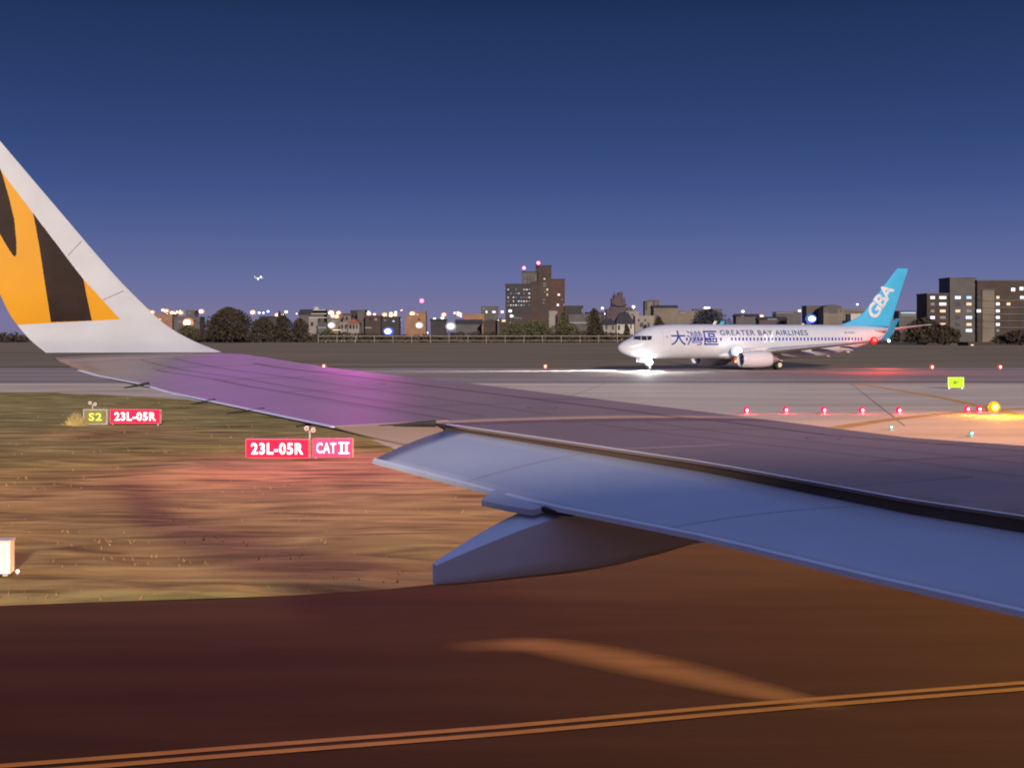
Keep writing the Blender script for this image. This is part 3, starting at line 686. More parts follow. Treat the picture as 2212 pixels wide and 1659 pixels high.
lamp('nose_glow', 'POINT', (2.2, -1.9, .5), 260, (.88, .93, 1), .2, parent=jet)
lamp('nav_glow', 'POINT', (22.6, -17.6, 3.6), 2200, (1, .03, .02), .1, parent=jet)
lamp('beacon_glow', 'POINT', (34.5, -4.2, 2.0), 700, (1, .10, .05), .2, parent=jet)
lamp('landing_glare', 'SPOT', (14.8, -3.3, 2.3), 14000, (.8, .9, 1), .1, (-.55, -1, .0), 100, .6, jet)
lamp('taxi_glare', 'SPOT', (3.2, -.8, 1.0), 14000, (1, .97, .93), .1, (-.55, -1, -.0), 100, .6, jet)
lamp('root_glow', 'POINT', (14.0, -3.4, 2.6), 150, (.8, .88, 1), .2, parent=jet)
exec_marker = 1
# ================================================================== SIGNS
def sign(pxl, pxr, pyt, pyb, pyg, face, frame, txt, tcol, thk, label, cat='sign', tw_=.8, th_=.55, group=None, rz=-.03, bold=.03, rim=None):
    g0 = gnd((pxl+pxr)/2, pyg); Y = g0.y; sc_ = FP/Y; W = (pxr-pxl)/sc_; H = (pyb-pyt)/sc_; zb = (pyg-pyb)/sc_
    r = empty('guidance_sign', g0, rz, label=label, cat=cat, group=group)
    mb = MB(); mb.box(-W/2, W/2, 0, thk, zb, zb+H); mb.build('housing', frame, r)
    f = .035
    mb = MB()
    for b in ((-W/2, W/2, zb+H-f, zb+H), (-W/2, W/2, zb, zb+f), (-W/2, -W/2+f, zb+f, zb+H-f), (W/2-f, W/2, zb+f, zb+H-f)): mb.box(b[0], b[1], -.03, -.002, b[2], b[3])
    mb.build('frame', rim or frame, r)
    mb = MB(); mb.box(-W/2+f, W/2-f, -.012, -.003, zb+f, zb+H-f); fc = mb.build('face', face, r)
    if txt:
        me = fit(text_mesh(txt, 1, bold, 1.12), W*tw_, H*th_)
        place_mesh('lettering', me, lambda c: Vector((c.x, -.020, zb+H/2+c.y)), tcol, fc)
    for x in (-W/2+.12, W/2-.12):
        mb = MB(); mb.box(x-.03, x+.03, .02, .08, .0, zb); mb.box(x-.07, x+.07, -.02, .12, -.0, .02); mb.build('leg', M['metal'], r)
    return r
redf = emat('sign_red_face', (1, .0, .045), 1.6); pinkf = emat('sign_pinkish_red_face', (1, .045, .14), 1.9); redrim = emat('sign_red_rim', (1, .10, .12), 1.2)
whl = emat('sign_white_letters', (1, .9, .95), 2.2); yll = emat('sign_yellow_letters', (.75, .85, .08), 1.4)
darkf = mat('sign_dark_face', (.22, .19, .07), .6); frm = mat('sign_frame_grey', (.5, .46, .42), .5)
sign(180, 232, 884, 917, 921, darkf, frm, 'S2', yll, .22, 'square yellow lettered S2 sign standing left of the red panel on the grass', tw_=.55, th_=.52)
sign(237, 347, 884, 915, 921, redf, frm, '23L-05R', whl, .22, 'farther red runway sign reading 23L-05R beside the S2 sign', tw_=.82, th_=.6, rim=redrim)
sign(530, 668, 948, 990, 996, redf, frm, '23L-05R', whl, .22, 'nearer red runway sign reading 23L-05R beside the CAT II sign', tw_=.82, th_=.6, rim=redrim)
cat2 = sign(674, 762, 947, 988, 995, pinkf, frm, None, whl, .22, 'pinkish red CAT II sign at the right end of the nearer pair', tw_=.8, th_=.6, rim=redrim, bold=.012)
_g = gnd(718, 995); _s = _g.y/FP; _W = 88*_s; _z = 27.5*_s
_f = [c for c in cat2.children if c.name.startswith('face')][0]
place_mesh('lettering', fit(text_mesh('CAT', 1, .02, 1.1), _W*.49, 41*_s*.56), lambda c: Vector((c.x-_W*.15, -.020, _z+c.y)), whl, _f)
ylf = emat('sign_yellow_face', (.62, .85, .0), 1.15); ylr = emat('sign_yellow_rim', (.75, .95, .25), 1.6)
yr = sign(2048, 2082, 815, 837, 840, ylf, frm, '←', mat('sign_black_letters', (.02, .02, .01), .6), .3, 'small glowing yellow green sign near the right edge by the runway', tw_=.35, th_=.3, rim=ylr)
lamp('sign_glow', 'POINT', gnd(600, 1000)+Vector((0, -5.0, 3.2)), 110, (1, .08, .5), 1.0)
lamp('sign_glow', 'POINT', gnd(720, 1000)+Vector((0, -5.0, 3.2)), 110, (1, .10, .6), 1.0)
lamp('sign_glow', 'POINT', gnd(292, 925)+Vector((0, -5.0, 3.2)), 120, (1, .08, .4), 1.0)
# little twin-headed fixtures behind the signs
def roman(W, H, fc, zc, xc):
    mb = MB(); h = H/2
    for x in (-.22*W, .22*W): mb.box(xc+x-.09*W, xc+x+.09*W, -.022, -.019, zc-h, zc+h)
    for z in (-1, 1): mb.box(xc-.5*W, xc+.5*W, -.0225, -.0195, zc+z*h-.07*H, zc+z*h+.07*H)
    mb.build('numeral', whl, fc)
def twin(px, pyt, pyb, pyg, label):
    g0 = gnd(px, pyg); s_ = g0.y/FP; z1 = (pyg-pyt)*s_; r = empty('signal_post', g0, .2, label=label, cat='signal light')
    mb = MB(); mb.tube((0, 0, 0), (0, 0, z1-.12), .03, .03, 8); mb.build('post', frm, r)
    for sx in (-1, 1):
        mb = MB(); mb.lathe([(-.10, .03), (-.08, .08), (.08, .09), (.10, .06), (.09, .0)], (sx*.11, 0, z1-.08-.03*sx), 'y', 14); mb.build('lamp_head_or_halo', mat('fixture_cream', (.62, .52, .40), .5), r)
roman(.36, 41*_s*.54, _f, _z, _W*.285)
twin(200, 868, 884, 919, 'twin headed signal light rising behind the S2 sign'); twin(669, 922, 947, 993, 'twin headed signal light rising between the nearer red signs')
# white cabinet cut by the left edge of the frame
g0 = gnd(3, 1256); r = empty('cabinet', g0, .12, label='white box on two legs cut by the left edge of the photo', cat='cabinet')
mb = MB(); mb.box(-.55, .145, 0, .35, .13, .67); b_ = mb.build('housing', mat('cabinet_white', (.8, .78, .74), .5), r)
mb = MB(); mb.box(-.57, .165, -.02, .37, .671, .70); mb.build('lid', mat('cabinet_lid', (.6, .57, .5), .5), r)
for x in (-.45, .04): mb = MB(); mb.box(x-.04, x+.04, .1, .2, 0, .13); mb.build('leg', M['metal'], r)
g1 = gnd(38, 1250); r = empty('ground_light', g1, 0, label='tiny knee high light on a stake right of the white box', cat='ground light')
mb = MB(); mb.tube((0, 0, 0), (0, 0, .10), .02, .02, 8); mb.build('stake', M['metal'], r); bulb('lens', (0, 0, .13), .035, emat('lens_warm', (1, .75, .5), 2), r)
# ================================================================== PAVEMENT LIGHTS
def inset(px, py, name, m, label, group, r_=.10, glow=None, pole=.06, m2=None):
    g0 = gnd(px, py); r = empty(name, g0, 0, label=label, cat='airfield light', group=group)
    mb = MB(); mb.lathe([(0, .16), (.02, .16), (pole, r_*.9)], (0, 0, 0), 'z', 18); mb.build('base', M['metal'], r, smooth=False)
    h_ = bulb('lens', (0, 0, pole+r_*.9), r_*1.25, m, r)
    bulb('lamp', (0, -r_*.95, 0), r_*.55, m2, h_)
    if glow: lamp('stop_glow', 'POINT', g0+Vector((0, -.35, .3)), glow[0], glow[1], .1)
redl = emat('stop_bar_red', (1, .0, .06), 1.3); grl = emat('centreline_green', (.0, .45, .22), 1.2); orl = emat('runway_edge_red', (1, .06, .01), 1.2); redc = emat('stop_bar_core', (1, .45, .6), 5); grc = emat('centreline_core', (.7, 1, .9), 5); orc = emat('runway_edge_core', (1, .75, .5), 5)
for i, (px, py) in enumerate(((1613, 894), (1698, 893), (1780, 894), (1862, 894), (1942, 894), (2090, 891), (2115, 891))):
    inset(px, py, 'stop_bar_light', redl, ['first red stop bar light counted from the left', 'second red stop bar light counted from the left', 'third red stop bar light counted from the left', 'fourth red stop bar light counted from the left', 'fifth red stop bar light counted from the left', 'left one of the close pair of red lights beside the yellow lamp', 'right one of the close pair of red lights beside the yellow lamp'][i], 'red stop bar lights across the taxiway', .15, (26, (1, .02, .06)), m2=redc)
for i, (px, py) in enumerate(((1925, 929), (2098, 943))):
    inset(px, py, 'centreline_light', grl, ['left green light set in the pavement', 'right green light set in the pavement, nearer the edge'][i], 'green centreline lights', .085, m2=grc)
for i, (px, py) in enumerate(((700, 796), (1178, 796.5), (2013, 798), (2160, 798))):
    inset(px, py, 'runway_edge_light', orl, ['red runway light at the far side, left of all', 'red runway light at the far side, left of the airliner nose', 'red runway light at the far side, above the yellow green sign', 'red runway light at the far side, rightmost'][i], 'red lights along the far runway edge', .22, None, .1, orc)
g0 = gnd(2147, 897); r = empty('guard_light', g0, 0, label='bright amber runway guard light at the right edge', cat='guard light')
mb = MB(); mb.tube((0, 0, 0), (0, 0, .25), .04, .04, 10); mb.box(-.18, .18, -.12, .12, 0, .03); mb.build('stand', M['metal'], r)
mb = MB(); mb.box(-.34, .34, -.04, .14, .22, .52); mb.build('housing', M['dark'], r)
amb = emat('amber_lens', (1, .50, .03), 22)
q_ = bulb('lens', (-.0, .0, .42), .30, emat('amber_flare', (1, .36, .0), 1.3), r); bulb('lamp', (0, -.22, 0), .16, amb, q_); bulb('lens', (.22, -.03, .36), .06, emat('amber_dim', (1, .35, .02), 3), r)  # first lens is an amber outer ball that imitates the flare around the lamp
lamp('guard_glow', 'POINT', g0+Vector((0, -.9, .8)), 900, (1, .50, .0), .15)
# ================================================================== FENCE
fm = mat('fence_grey', (.22, .18, .15), .7)
fr = empty('perimeter_fence', at(1100, 722, 760)*1, 0, label='long pale perimeter fence of posts and rails behind the runway grass', cat='fence'); fr.location.z = 0
x0 = fr.location.x
mb = MB(); mb.box(-95, 120, -.1, .1, 3.1, 3.4); mb.build('rail', fm, fr); mb = MB(); mb.box(-95, 120, -.1, .1, .9, 1.15); mb.build('rail', fm, fr)
for i in range(24): mb = MB(); mb.box(-95+i*9.3-.14, -95+i*9.3+.14, -.13, .13, -.1, 3.7); mb.build('fence_post', fm, fr)
# ================================================================== CITY
def bmat(name, c, r=.8): return mat(name, c, r, var=.18, scale=.15, detail=6)
walls = dict(pale=bmat('wall_pale', (.21, .185, .16)), beige=bmat('wall_beige', (.14, .115, .09)), grey=bmat('wall_grey', (.08, .072, .07)), brown=bmat('wall_brown', (.05, .034, .028)),
    red=bmat('wall_red_brown', (.065, .033, .024)), darkb=bmat('wall_dark', (.035, .03, .033)), orange=bmat('wall_orange_lit', (.22, .12, .07)), white=bmat('wall_white', (.36, .34, .31)), plum=bmat('wall_plum', (.075, .052, .06)))  # orange wall: lamp wash is put into its colour
roofm = bmat('roof_dark', (.05, .045, .045)); roofr = bmat('roof_red', (.2, .07, .04)); lit_w = emat('window_white', (.85, .92, 1), 1.6); lit_y = emat('window_and_strip_warm', (1, .75, .45), 1.1); lit_d = emat('window_and_strip_dim', (.55, .5, .5), .45); lit_b = emat('window_blue', (.45, .7, 1), 1.3); dkw = mat('window_dark', (.02, .02, .03), .2)
def house(px0, px1, pyt, Y, label, wall='pale', depth=14, roof='flat', roofh=6, wins=(), name='house', cat='building', rm=None, over=.6, extra=None):
    s = Y/FP; X0 = (px0-1106)*s; X1 = (px1-1106)*s; H = CAMZ+(722-pyt)*s; W = X1-X0
    r = empty(name, ((X0+X1)/2, Y, 0), 0, label=label, cat=cat); hb = H if roof == 'flat' else H-roofh*s
    mb = MB(); mb.box(-W/2, W/2, 0, depth, -.5, hb); mb.build('wall', walls[wall], r)
    mb = MB(); o = over
    if roof == 'flat':
        mb.box(-W/2-.15, W/2+.15, -.15, depth+.15, hb, hb+.5)
    elif roof == 'gable':     # ridge along x
        mb.add([(-W/2-o, -o, hb), (W/2+o, -o, hb), (W/2+o, depth+o, hb), (-W/2-o, depth+o, hb), (-W/2-o, depth/2, H), (W/2+o, depth/2, H)], [(0, 1, 5, 4), (2, 3, 4, 5), (0, 4, 3), (1, 2, 5), (3, 2, 1, 0)])
    elif roof == 'front':     # gable facing the camera
        mb.add([(-W/2-o, -o, hb), (W/2+o, -o, hb), (W/2+o, depth+o, hb), (-W/2-o, depth+o, hb), (0, -o, H), (0, depth+o, H)], [(0, 1, 4), (2, 3, 5), (1, 2, 5, 4), (3, 0, 4, 5), (3, 2, 1, 0)])
    elif roof == 'hip':
        mb.add([(-W/2-o, -o, hb), (W/2+o, -o, hb), (W/2+o, depth+o, hb), (-W/2-o, depth+o, hb), (-W/4, depth/2, H), (W/4, depth/2, H)], [(0, 1, 5, 4), (1, 2, 5), (2, 3, 4, 5), (3, 0, 4), (3, 2, 1, 0)])
    elif roof == 'barrel':
        n = 14; v = []
        for y in (-.2, depth+.2):
            for i in range(n+1): t = PI*i/n; v.append((-math.cos(t)*(W/2+.2), y, hb+math.sin(t)*(H-hb)))
        mb.add(v, [(i, i+1, n+2+i, n+1+i) for i in range(n)]+[tuple(range(n, -1, -1)), tuple(range(n+1, 2*n+2))])
    mb.build('roof', rm or (roofm if roof != 'flat' else walls[wall]), r)
    for wdw in wins:  # also carries glowing strips for lit parapets and pale bands
        cx, cy, ww, wh, mm = wdw; mb = MB(); xx = (cx-1106)*s-(X0+X1)/2; zz = CAMZ+(722-cy)*s
        mb.box(xx-ww*s/2, xx+ww*s/2, -.12, .02, zz-wh*s/2, zz+wh*s/2); mb.build('window', mm, r)
    if extra: extra(r, s, W, H)
    return r
R = random.Random(3)
def grid(x0, x1, y0, y1, nx, ny, mats, ww=2.5, wh=2.5, p=.6):
    out = []
    for j in range(ny):
        for i in range(nx):
            if R.random() < p: out.append((x0+(x1-x0)*(i+.5)/nx, y0+(y1-y0)*(j+.5)/ny, ww*R.uniform(.6, 1.2), wh*R.uniform(.7, 1.1), R.choice(mats)))
    return out
# the tall block (four joined volumes are one building)
def tower():
    Y = 1150; s = Y/FP; r = empty('tower_block', ((1156-1106)*s, Y, 0), 0, label='tallest dark tower block with stepped roof and two red roof lights', cat='tower block'); cx = 1156
    for (a, b, t, wl, y0, dp) in ((1092, 1148, 616, 'darkb', -6, 20), (1128, 1162, 589, 'grey', 0, 20), (1162, 1191, 576, 'brown', -3, 22), (1191, 1220, 605, 'red', -1, 20), (1148, 1162, 612, 'brown', -2.5, 10)):
        mb = MB(); mb.box((a-cx)*s, (b-cx)*s, y0, y0+dp, -1, CAMZ+(722-t)*s); w_ = mb.build('block', walls[wl], r)
        mb = MB(); mb.box((a-cx)*s-.3, (b-cx)*s+.3, y0-.3, y0+dp+.3, CAMZ+(722-t)*s, CAMZ+(722-t)*s+.8); mb.build('parapet', walls['darkb'], w_)
        fr_ = y0-.15
        ws = []
        if wl == 'darkb': ws = grid(1095, 1146, 622, 664, 9, 5, [lit_d, lit_d, lit_y, dkw, lit_b, lit_d], 3.2, 2.4, .72)
        elif wl == 'grey': ws = grid(1131, 1160, 594, 612, 5, 3, [dkw, lit_d, dkw], 2.5, 2, .7)
        elif wl == 'brown' and a == 1162: ws = [(1176, 603, 3, 3, lit_y), (1176, 613, 7, 1.6, lit_d), (1176, 618, 6, 1.6, lit_d), (1182, 626, 3.5, 3.5, lit_y), (1177, 631, 3, 2, lit_d), (1182, 637, 3, 4, lit_y), (1175, 648, 5, 2, lit_d), (1174, 655, 4, 2, lit_d)]+grid(1164, 1190, 582, 670, 5, 12, [dkw], 2.4, 2.4, .7)
        elif wl == 'red': ws = [(1207, 637, 4.5, 4, lit_w), (1205, 659, 4, 4.5, lit_w), (1218, 659, 2.5, 4.5, lit_d), (1214, 647, 2, 3, lit_d)]+grid(1193, 1204, 610, 670, 2, 9, [dkw], 2.4, 2.4, .8)
        for (x, y, ww, wh, mm) in ws[:60]:
            mb = MB(); zz = CAMZ+(722-y)*s; mb.box((x-ww/2-cx)*s, (x+ww/2-cx)*s, fr_, fr_+.13, zz-wh*s/2, zz+wh*s/2); mb.build('window', mm, r)
    rl = emat('obstruction_red', (1, .15, .25), 6)
    for (x, y, b) in ((1132, 579, 589), (1163, 568, 576)):
        z0, z1 = CAMZ+(722-b)*s, CAMZ+(722-y)*s; mb = MB(); mb.tube(((x-cx)*s, 3, z0), ((x-cx)*s, 3, z1), .3, .2, 8); q = mb.build('mast', M['dark'], r); bulb('red_lamp', ((x-cx)*s, 2.4, z1), 1.25, rl, r)
    mb = MB(); mb.box((1157-cx)*s, (1160.5-cx)*s, 1, 4, CAMZ+(722-589)*s, CAMZ+(722-571)*s); mb.build('roof_tank', M['dark'], r)
tower()
def bigright():
    Y = 620; s = Y/FP; cx = 2110; r = empty('apartment_block', ((cx-1106)*s, Y, 0), 0, label='big dark apartment block with rows of lit windows at the right edge', cat='apartment block')
    for (a, b, t, wl, y0) in ((2052, 2108, 602, 'grey', 0), (2108, 2290, 608, 'brown', -2), (2004, 2052, 636, 'brown', 1), (2118, 2144, 628, 'beige', -2.5)):
        mb = MB(); mb.box((a-cx)*s, (b-cx)*s, y0, y0+16, -1, CAMZ+(722-t)*s); w_ = mb.build('block', walls[wl], r)
        mb = MB(); mb.box((a-cx)*s-.2, (b-cx)*s+.2, y0-.2, y0+16.2, CAMZ+(722-t)*s, CAMZ+(722-t)*s+.5); mb.build('parapet', walls['grey'], w_)
    lo = []
    rows_ = (643, 657, 672, 686, 701, 714)
    A = {2016: [lit_w, lit_d, lit_d, lit_w, lit_b, None], 2038: [lit_w, lit_w, lit_y, lit_d, lit_y, None], 2069: [lit_w, None, lit_y, None, None, None], 2093: [lit_b, lit_y, lit_d, lit_w, lit_y, lit_w], 2111: [None, None, lit_w, None, None, None], 2152: [lit_y, lit_w, lit_w, lit_w, lit_w, lit_d], 2175: [None, lit_y, None, None, None, None], 2204: [lit_w, None, None, None, None, None]}
    wd = {2016: 11, 2038: 17, 2069: 14, 2093: 15, 2111: 10, 2152: 9, 2175: 11, 2204: 9}
    for x, col in A.items():
        for y, mm in zip(rows_, col):
            if mm is None: mm = dkw
            ww = wd[x]*(.85 if mm is lit_w else .7); y0 = 0 if 2052 <= x < 2108 else (1 if x < 2052 else -2)
            if x == 2016 or x == 2038: y0 = 1
            mb = MB(); zz = CAMZ+(722-y)*s; mb.box((x-ww/2-cx)*s, (x+ww/2-cx)*s, y0-.14, y0+.02, zz-2.9*s, zz+2.9*s); wn = mb.build('window', mm, r)
    for (x, y) in ((2185, 626), (2203, 624)):
        mb = MB(); zz = CAMZ+(722-y)*s; mb.box((x-4-cx)*s, (x+4-cx)*s, -2.14, -2.0, zz-3.5*s, zz+3.5*s); mb.build('window', lit_w, r)
    for y in (650, 665, 679, 694, 708):      # floor slabs
        mb = MB(); zz = CAMZ+(722-y)*s; mb.box((2120-cx)*s, (2290-cx)*s, -2.9, -2.003, zz-.15, zz+.15); mb.build('balcony_slab', walls['beige'], r)
bigright()
H_ = house
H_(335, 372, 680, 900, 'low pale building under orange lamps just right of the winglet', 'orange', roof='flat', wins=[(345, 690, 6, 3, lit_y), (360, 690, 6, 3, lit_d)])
H_(376, 432, 686, 880, 'grey blocky building behind the bright white lamp at the left', 'grey', roof='flat', wins=[(388, 695, 5, 3, lit_d), (420, 694, 5, 3, dkw)])
H_(402, 420, 672, 1050, 'narrow grey tower house at the far left skyline', 'grey', roof='flat', wins=[(409, 676, 3, 4, lit_d)])
H_(560, 598, 683, 960, 'low dark shed with lit edge right of the rounded tree', 'brown', roof='gable', roofh=3, wins=[(573, 688, 7, 2, lit_y)])
def terraces(r, s, W, H):
    for k in range(3):
        mb = MB(); mb.box(W/2-9+k*1.2, W/2+2.0-k*.4, -1, 9, H-5.4+k*2.3, H-4.9+k*2.3); mb.build('terrace_slab', walls['white'], r)
    mb = MB(); mb.box(W/2-6, W/2-3.5, 1, 4, H-.5, H+1.3); mb.build('roof_hut', walls['white'], r)
H_(646, 700, 668, 930, 'large villa with long dark sloping roof and pale stepped terraces', 'grey', roof='gable', roofh=12, depth=16, extra=terraces)
H_(667, 686, 689, 860, 'small pale house with an arched doorway below the stepped villa', 'pale', roof='flat', wins=[(674, 700, 5, 8, dkw)])
H_(686, 706, 699, 850, 'low flat annexe with bright parapet beside the arched doorway house', 'grey', roof='flat', rm=None, wins=[(695, 708, 18, 3, lit_d)])  # dim glowing strip stands in for the lit parapet
H_(707, 735, 690, 870, 'pale flat building hidden behind the large white lamp', 'beige', roof='flat', wins=[(722, 694, 12, 3, lit_d), (727, 713, 17, 2.2, lit_y)])  # lower strip glows in place of a lamp-lit parapet
H_(734, 758, 677, 900, 'two storey house with flat red roof and dark windows', 'beige', roof='hip', roofh=4, rm=roofr, wins=[(741, 688, 4, 7, dkw), (749, 688, 5, 7, dkw)])
H_(752, 776, 688, 850, 'small house with brown triangular gable roof and white posts', 'pale', roof='front', roofh=11, rm=roofr, wins=[(757, 706, 5, 9, dkw), (764, 706, 4, 9, dkw), (771, 706, 3, 9, dkw)])
H_(735, 752, 698, 855, 'low pale house with white pillared front beside the gable house', 'pale', roof='flat', wins=[(739, 706, 4, 9, dkw), (747, 706, 4, 9, dkw)])
H_(757, 773, 672, 960, 'dark square rooftop block left of the grey slab tower', 'darkb', roof='flat')
H_(772, 788, 671, 940, 'grey windowless slab tower among the low houses', 'grey', roof='flat')
H_(789, 822, 681, 930, 'low pale row house with orange lit roof edge', 'brown', roof='gable', roofh=4, rm=roofr, wins=[(800, 690, 5, 5, dkw), (812, 690, 5, 5, lit_d), (796, 708, 14, 3, lit_d)])
H_(824, 862, 686, 940, 'dark low building under the cluster of orange lamps', 'darkb', roof='flat', wins=[(832, 692, 4, 3, lit_d), (850, 694, 4, 3, lit_b)])
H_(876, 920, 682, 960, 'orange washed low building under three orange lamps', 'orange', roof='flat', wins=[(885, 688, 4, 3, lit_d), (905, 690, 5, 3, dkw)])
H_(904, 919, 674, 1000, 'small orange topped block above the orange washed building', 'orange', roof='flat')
H_(930, 962, 689, 950, 'dark shed left of the stacked green white lamps', 'darkb', roof='gable', roofh=4)
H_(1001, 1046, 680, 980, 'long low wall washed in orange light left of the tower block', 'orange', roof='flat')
H_(1039, 1076, 663, 1090, 'grey flat roofed building left of the tower block', 'grey', roof='flat', wins=[(1045, 667, 6, 2, lit_d), (1051, 674, 3, 5, lit_w), (1067, 674, 7, 4, lit_w)])
H_(985, 1040, 690, 900, 'grey sloping roofed shed in front of the orange wall', 'grey', roof='gable', roofh=10, depth=18)
H_(1044, 1074, 688, 880, 'small building with pale slanting roof below the flat grey block', 'brown', roof='front', roofh=6)
H_(1077, 1098, 690, 870, 'little kiosk building with greenish lit panel left of the tower foot', 'brown', roof='flat', wins=[(1088, 693, 8, 5, lit_y)])
H_(1108, 1150, 681, 1000, 'low dark building at the foot of the tower block', 'brown', roof='flat', wins=[(1113, 687, 4, 2, lit_d), (1119, 687, 4, 2, lit_d), (1125, 688, 3, 2, lit_d), (1106, 683, 7, 3, lit_w)])
H_(1186, 1204, 666, 1080, 'small pale hut roof showing above trees beside the tower', 'pale', roof='front', roofh=5)
H_(1220, 1260, 662, 1050, 'wide dark flat roofed hall right of the tower block', 'darkb', roof='flat', wins=[(1258, 671, 2, 9, lit_d), (1266, 677, 2, 4, lit_y)])
H_(1228, 1299, 681, 860, 'long grey warehouse with pale lower band', 'grey', roof='flat', depth=25, wins=[(1264, 697.5, 70, 3.5, lit_d)])  # glowing strip stands for the pale band, not a window
H_(1266, 1306, 676, 1000, 'low dark block with small lit railings behind the warehouse', 'darkb', roof='flat', wins=[(1275, 680, 3, 2, lit_y), (1283, 680, 8, 2, lit_d)])
def temple():
    Y = 1000; s = Y/FP; cx = 1335; r = empty('stepped_building', ((cx-1106)*s, Y, 0), 0, label='purplish stepped building with ornate spiky top left of the jet nose', cat='building')
    for (a, b, t, y0) in ((1318, 1366, 664, 0), (1324, 1352, 655, 1), (1310, 1360, 668, .5), (1338, 1346, 632, 3), (1327, 1343, 637, 2), (1322, 1330, 645, 2.5), (1344, 1352, 646, 2.5)):
        mb = MB(); mb.box((a-cx)*s, (b-cx)*s, y0, y0+12, -1, CAMZ+(722-t)*s); mb.build('tier', walls['plum'], r)
    for (x, t, b) in ((1328, 629, 637), (1334, 631, 637), (1343, 627, 634), (1338, 630, 637), (1349, 640, 646), (1323, 640, 646)):
        mb = MB(); mb.tube(((x-cx)*s, 4, CAMZ+(722-b)*s-1), ((x-cx)*s, 4, CAMZ+(722-t)*s), .5, .12, 6); mb.build('finial', walls['plum'], r)
    mb = MB(); n = 10; v = []
    for y in (-.8, 10):
        for i in range(n+1): u = i/n; v.append(((1326-cx+28*u)*s, y, CAMZ+(722-(657+2.5*math.sin(PI*u)))*s))
    for y in (-.8, 10):
        for i in range(n+1): u = i/n; v.append(((1326-cx+28*u)*s, y, CAMZ+(722-(660+2.5*math.sin(PI*u)))*s))
    mb.add(v, [(i, i+1, n+2+i, n+1+i) for i in range(n)]+[(2*n+2+i, 2*n+3+i, i+1, i) for i in range(n)]); mb.build('curved_roof', walls['brown'], r)
    for x in (1322, 1330, 1338, 1346, 1354):
        mb = MB(); mb.box((x-1.5-cx)*s, (x+1.5-cx)*s, -.15, .02, CAMZ+(722-671)*s, CAMZ+(722-666.5)*s); mb.build('window', dkw, r)
temple()
H_(1302, 1330, 688, 830, 'pale walled house with dark hipped roof left of the jet nose', 'pale', roof='hip', roofh=14, depth=20, wins=[(1310, 707, 4, 9, dkw), (1324, 708, 4, 9, dkw)])
H_(1332, 1370, 674, 835, 'pale villa with broad dark hipped roof and tall dark openings', 'white', roof='hip', roofh=26, depth=24, wins=[(1337, 708, 5, 10, dkw), (1353, 708, 8, 11, dkw), (1363, 705, 3, 10, dkw)])
H_(1352, 1380, 674, 900, 'low pale terrace above the broad hipped roof', 'pale', roof='flat', wins=[(1366, 680, 6, 3, dkw)])
H_(1372, 1412, 684, 850, 'pale flat roofed villa partly behind the jet nose', 'pale', roof='flat', wins=[(1380, 692, 4, 5, dkw), (1394, 692, 4, 5, dkw), (1386, 702, 7, 9, dkw), (1401, 702, 5, 9, dkw)])
H_(1393, 1425, 648, 1050, 'round shouldered grey block with dark vertical bays', 'beige', roof='barrel', roofh=4, wins=[(1396, 660, 5, 20, dkw), (1413, 660, 4, 20, dkw), (1421, 662, 3, 16, dkw)], rm=walls['grey'])
H_(1412, 1464, 659, 900, 'big beige gabled hall with dark roof ridge above the jet nose', 'beige', roof='gable', roofh=6, depth=20, wins=[(1420, 690, 8, 18, dkw)])
H_(1464, 1500, 673, 960, 'low beige building stepping down right of the gabled hall', 'beige', roof='flat', wins=[(1476, 676, 14, 2, lit_d)])
H_(1500, 1560, 669, 1100, 'long distant low roof behind the dark rounded tree', 'grey', roof='flat', wins=[(1523, 667, 4, 4, lit_w), (1531, 667, 3, 4, lit_w)])
H_(1590, 1640, 678, 1000, 'dark low roofs above the jet fuselage centre', 'grey', roof='gable', roofh=6, wins=[(1604, 683, 6, 2, lit_d)])
H_(1640, 1700, 684, 950, 'purplish grey low shed above the jet fuselage', 'plum', roof='gable', roofh=7, wins=[(1668, 690, 20, 3, lit_d)])
H_(1676, 1730, 675, 1080, 'distant shed with a thin bright roof line', 'grey', roof='flat', wins=[(1695, 676, 36, 1.5, lit_d)])  # glowing strip imitates the bright roof line
H_(1742, 1800, 662, 900, 'grey block behind the bluish white lamp', 'grey', roof='flat', wins=[(1760, 674, 5, 4, dkw)])
H_(1779, 1820, 658, 880, 'hall with rounded barrel roof and dark barred window', 'beige', roof='barrel', roofh=9, rm=walls['grey'], wins=[(1799, 672, 22, 9, dkw), (1816, 672, 4, 6, dkw), (1783, 672, 4, 6, dkw)])
H_(1820, 1868, 669, 900, 'long low annexe between the barrel roofed hall and the tail fin', 'beige', roof='flat', wins=[(1845, 674, 40, 2.5, dkw)])
H_(1838, 1868, 680, 870, 'small white box building just left of the tail fin', 'white', roof='flat')
H_(1942, 1980, 673, 980, 'low building with blue and white bands right of the tail fin', 'grey', roof='flat', wins=[(1962, 676, 32, 2, lit_b), (1962, 681, 30, 2, lit_d)])
H_(2092, 2146, 742, 560, 'low lit shed at the foot of the apartment block', 'brown', roof='flat', wins=[(2100, 746, 6, 4, lit_y), (2125, 748, 38, 1.8, lit_y)])
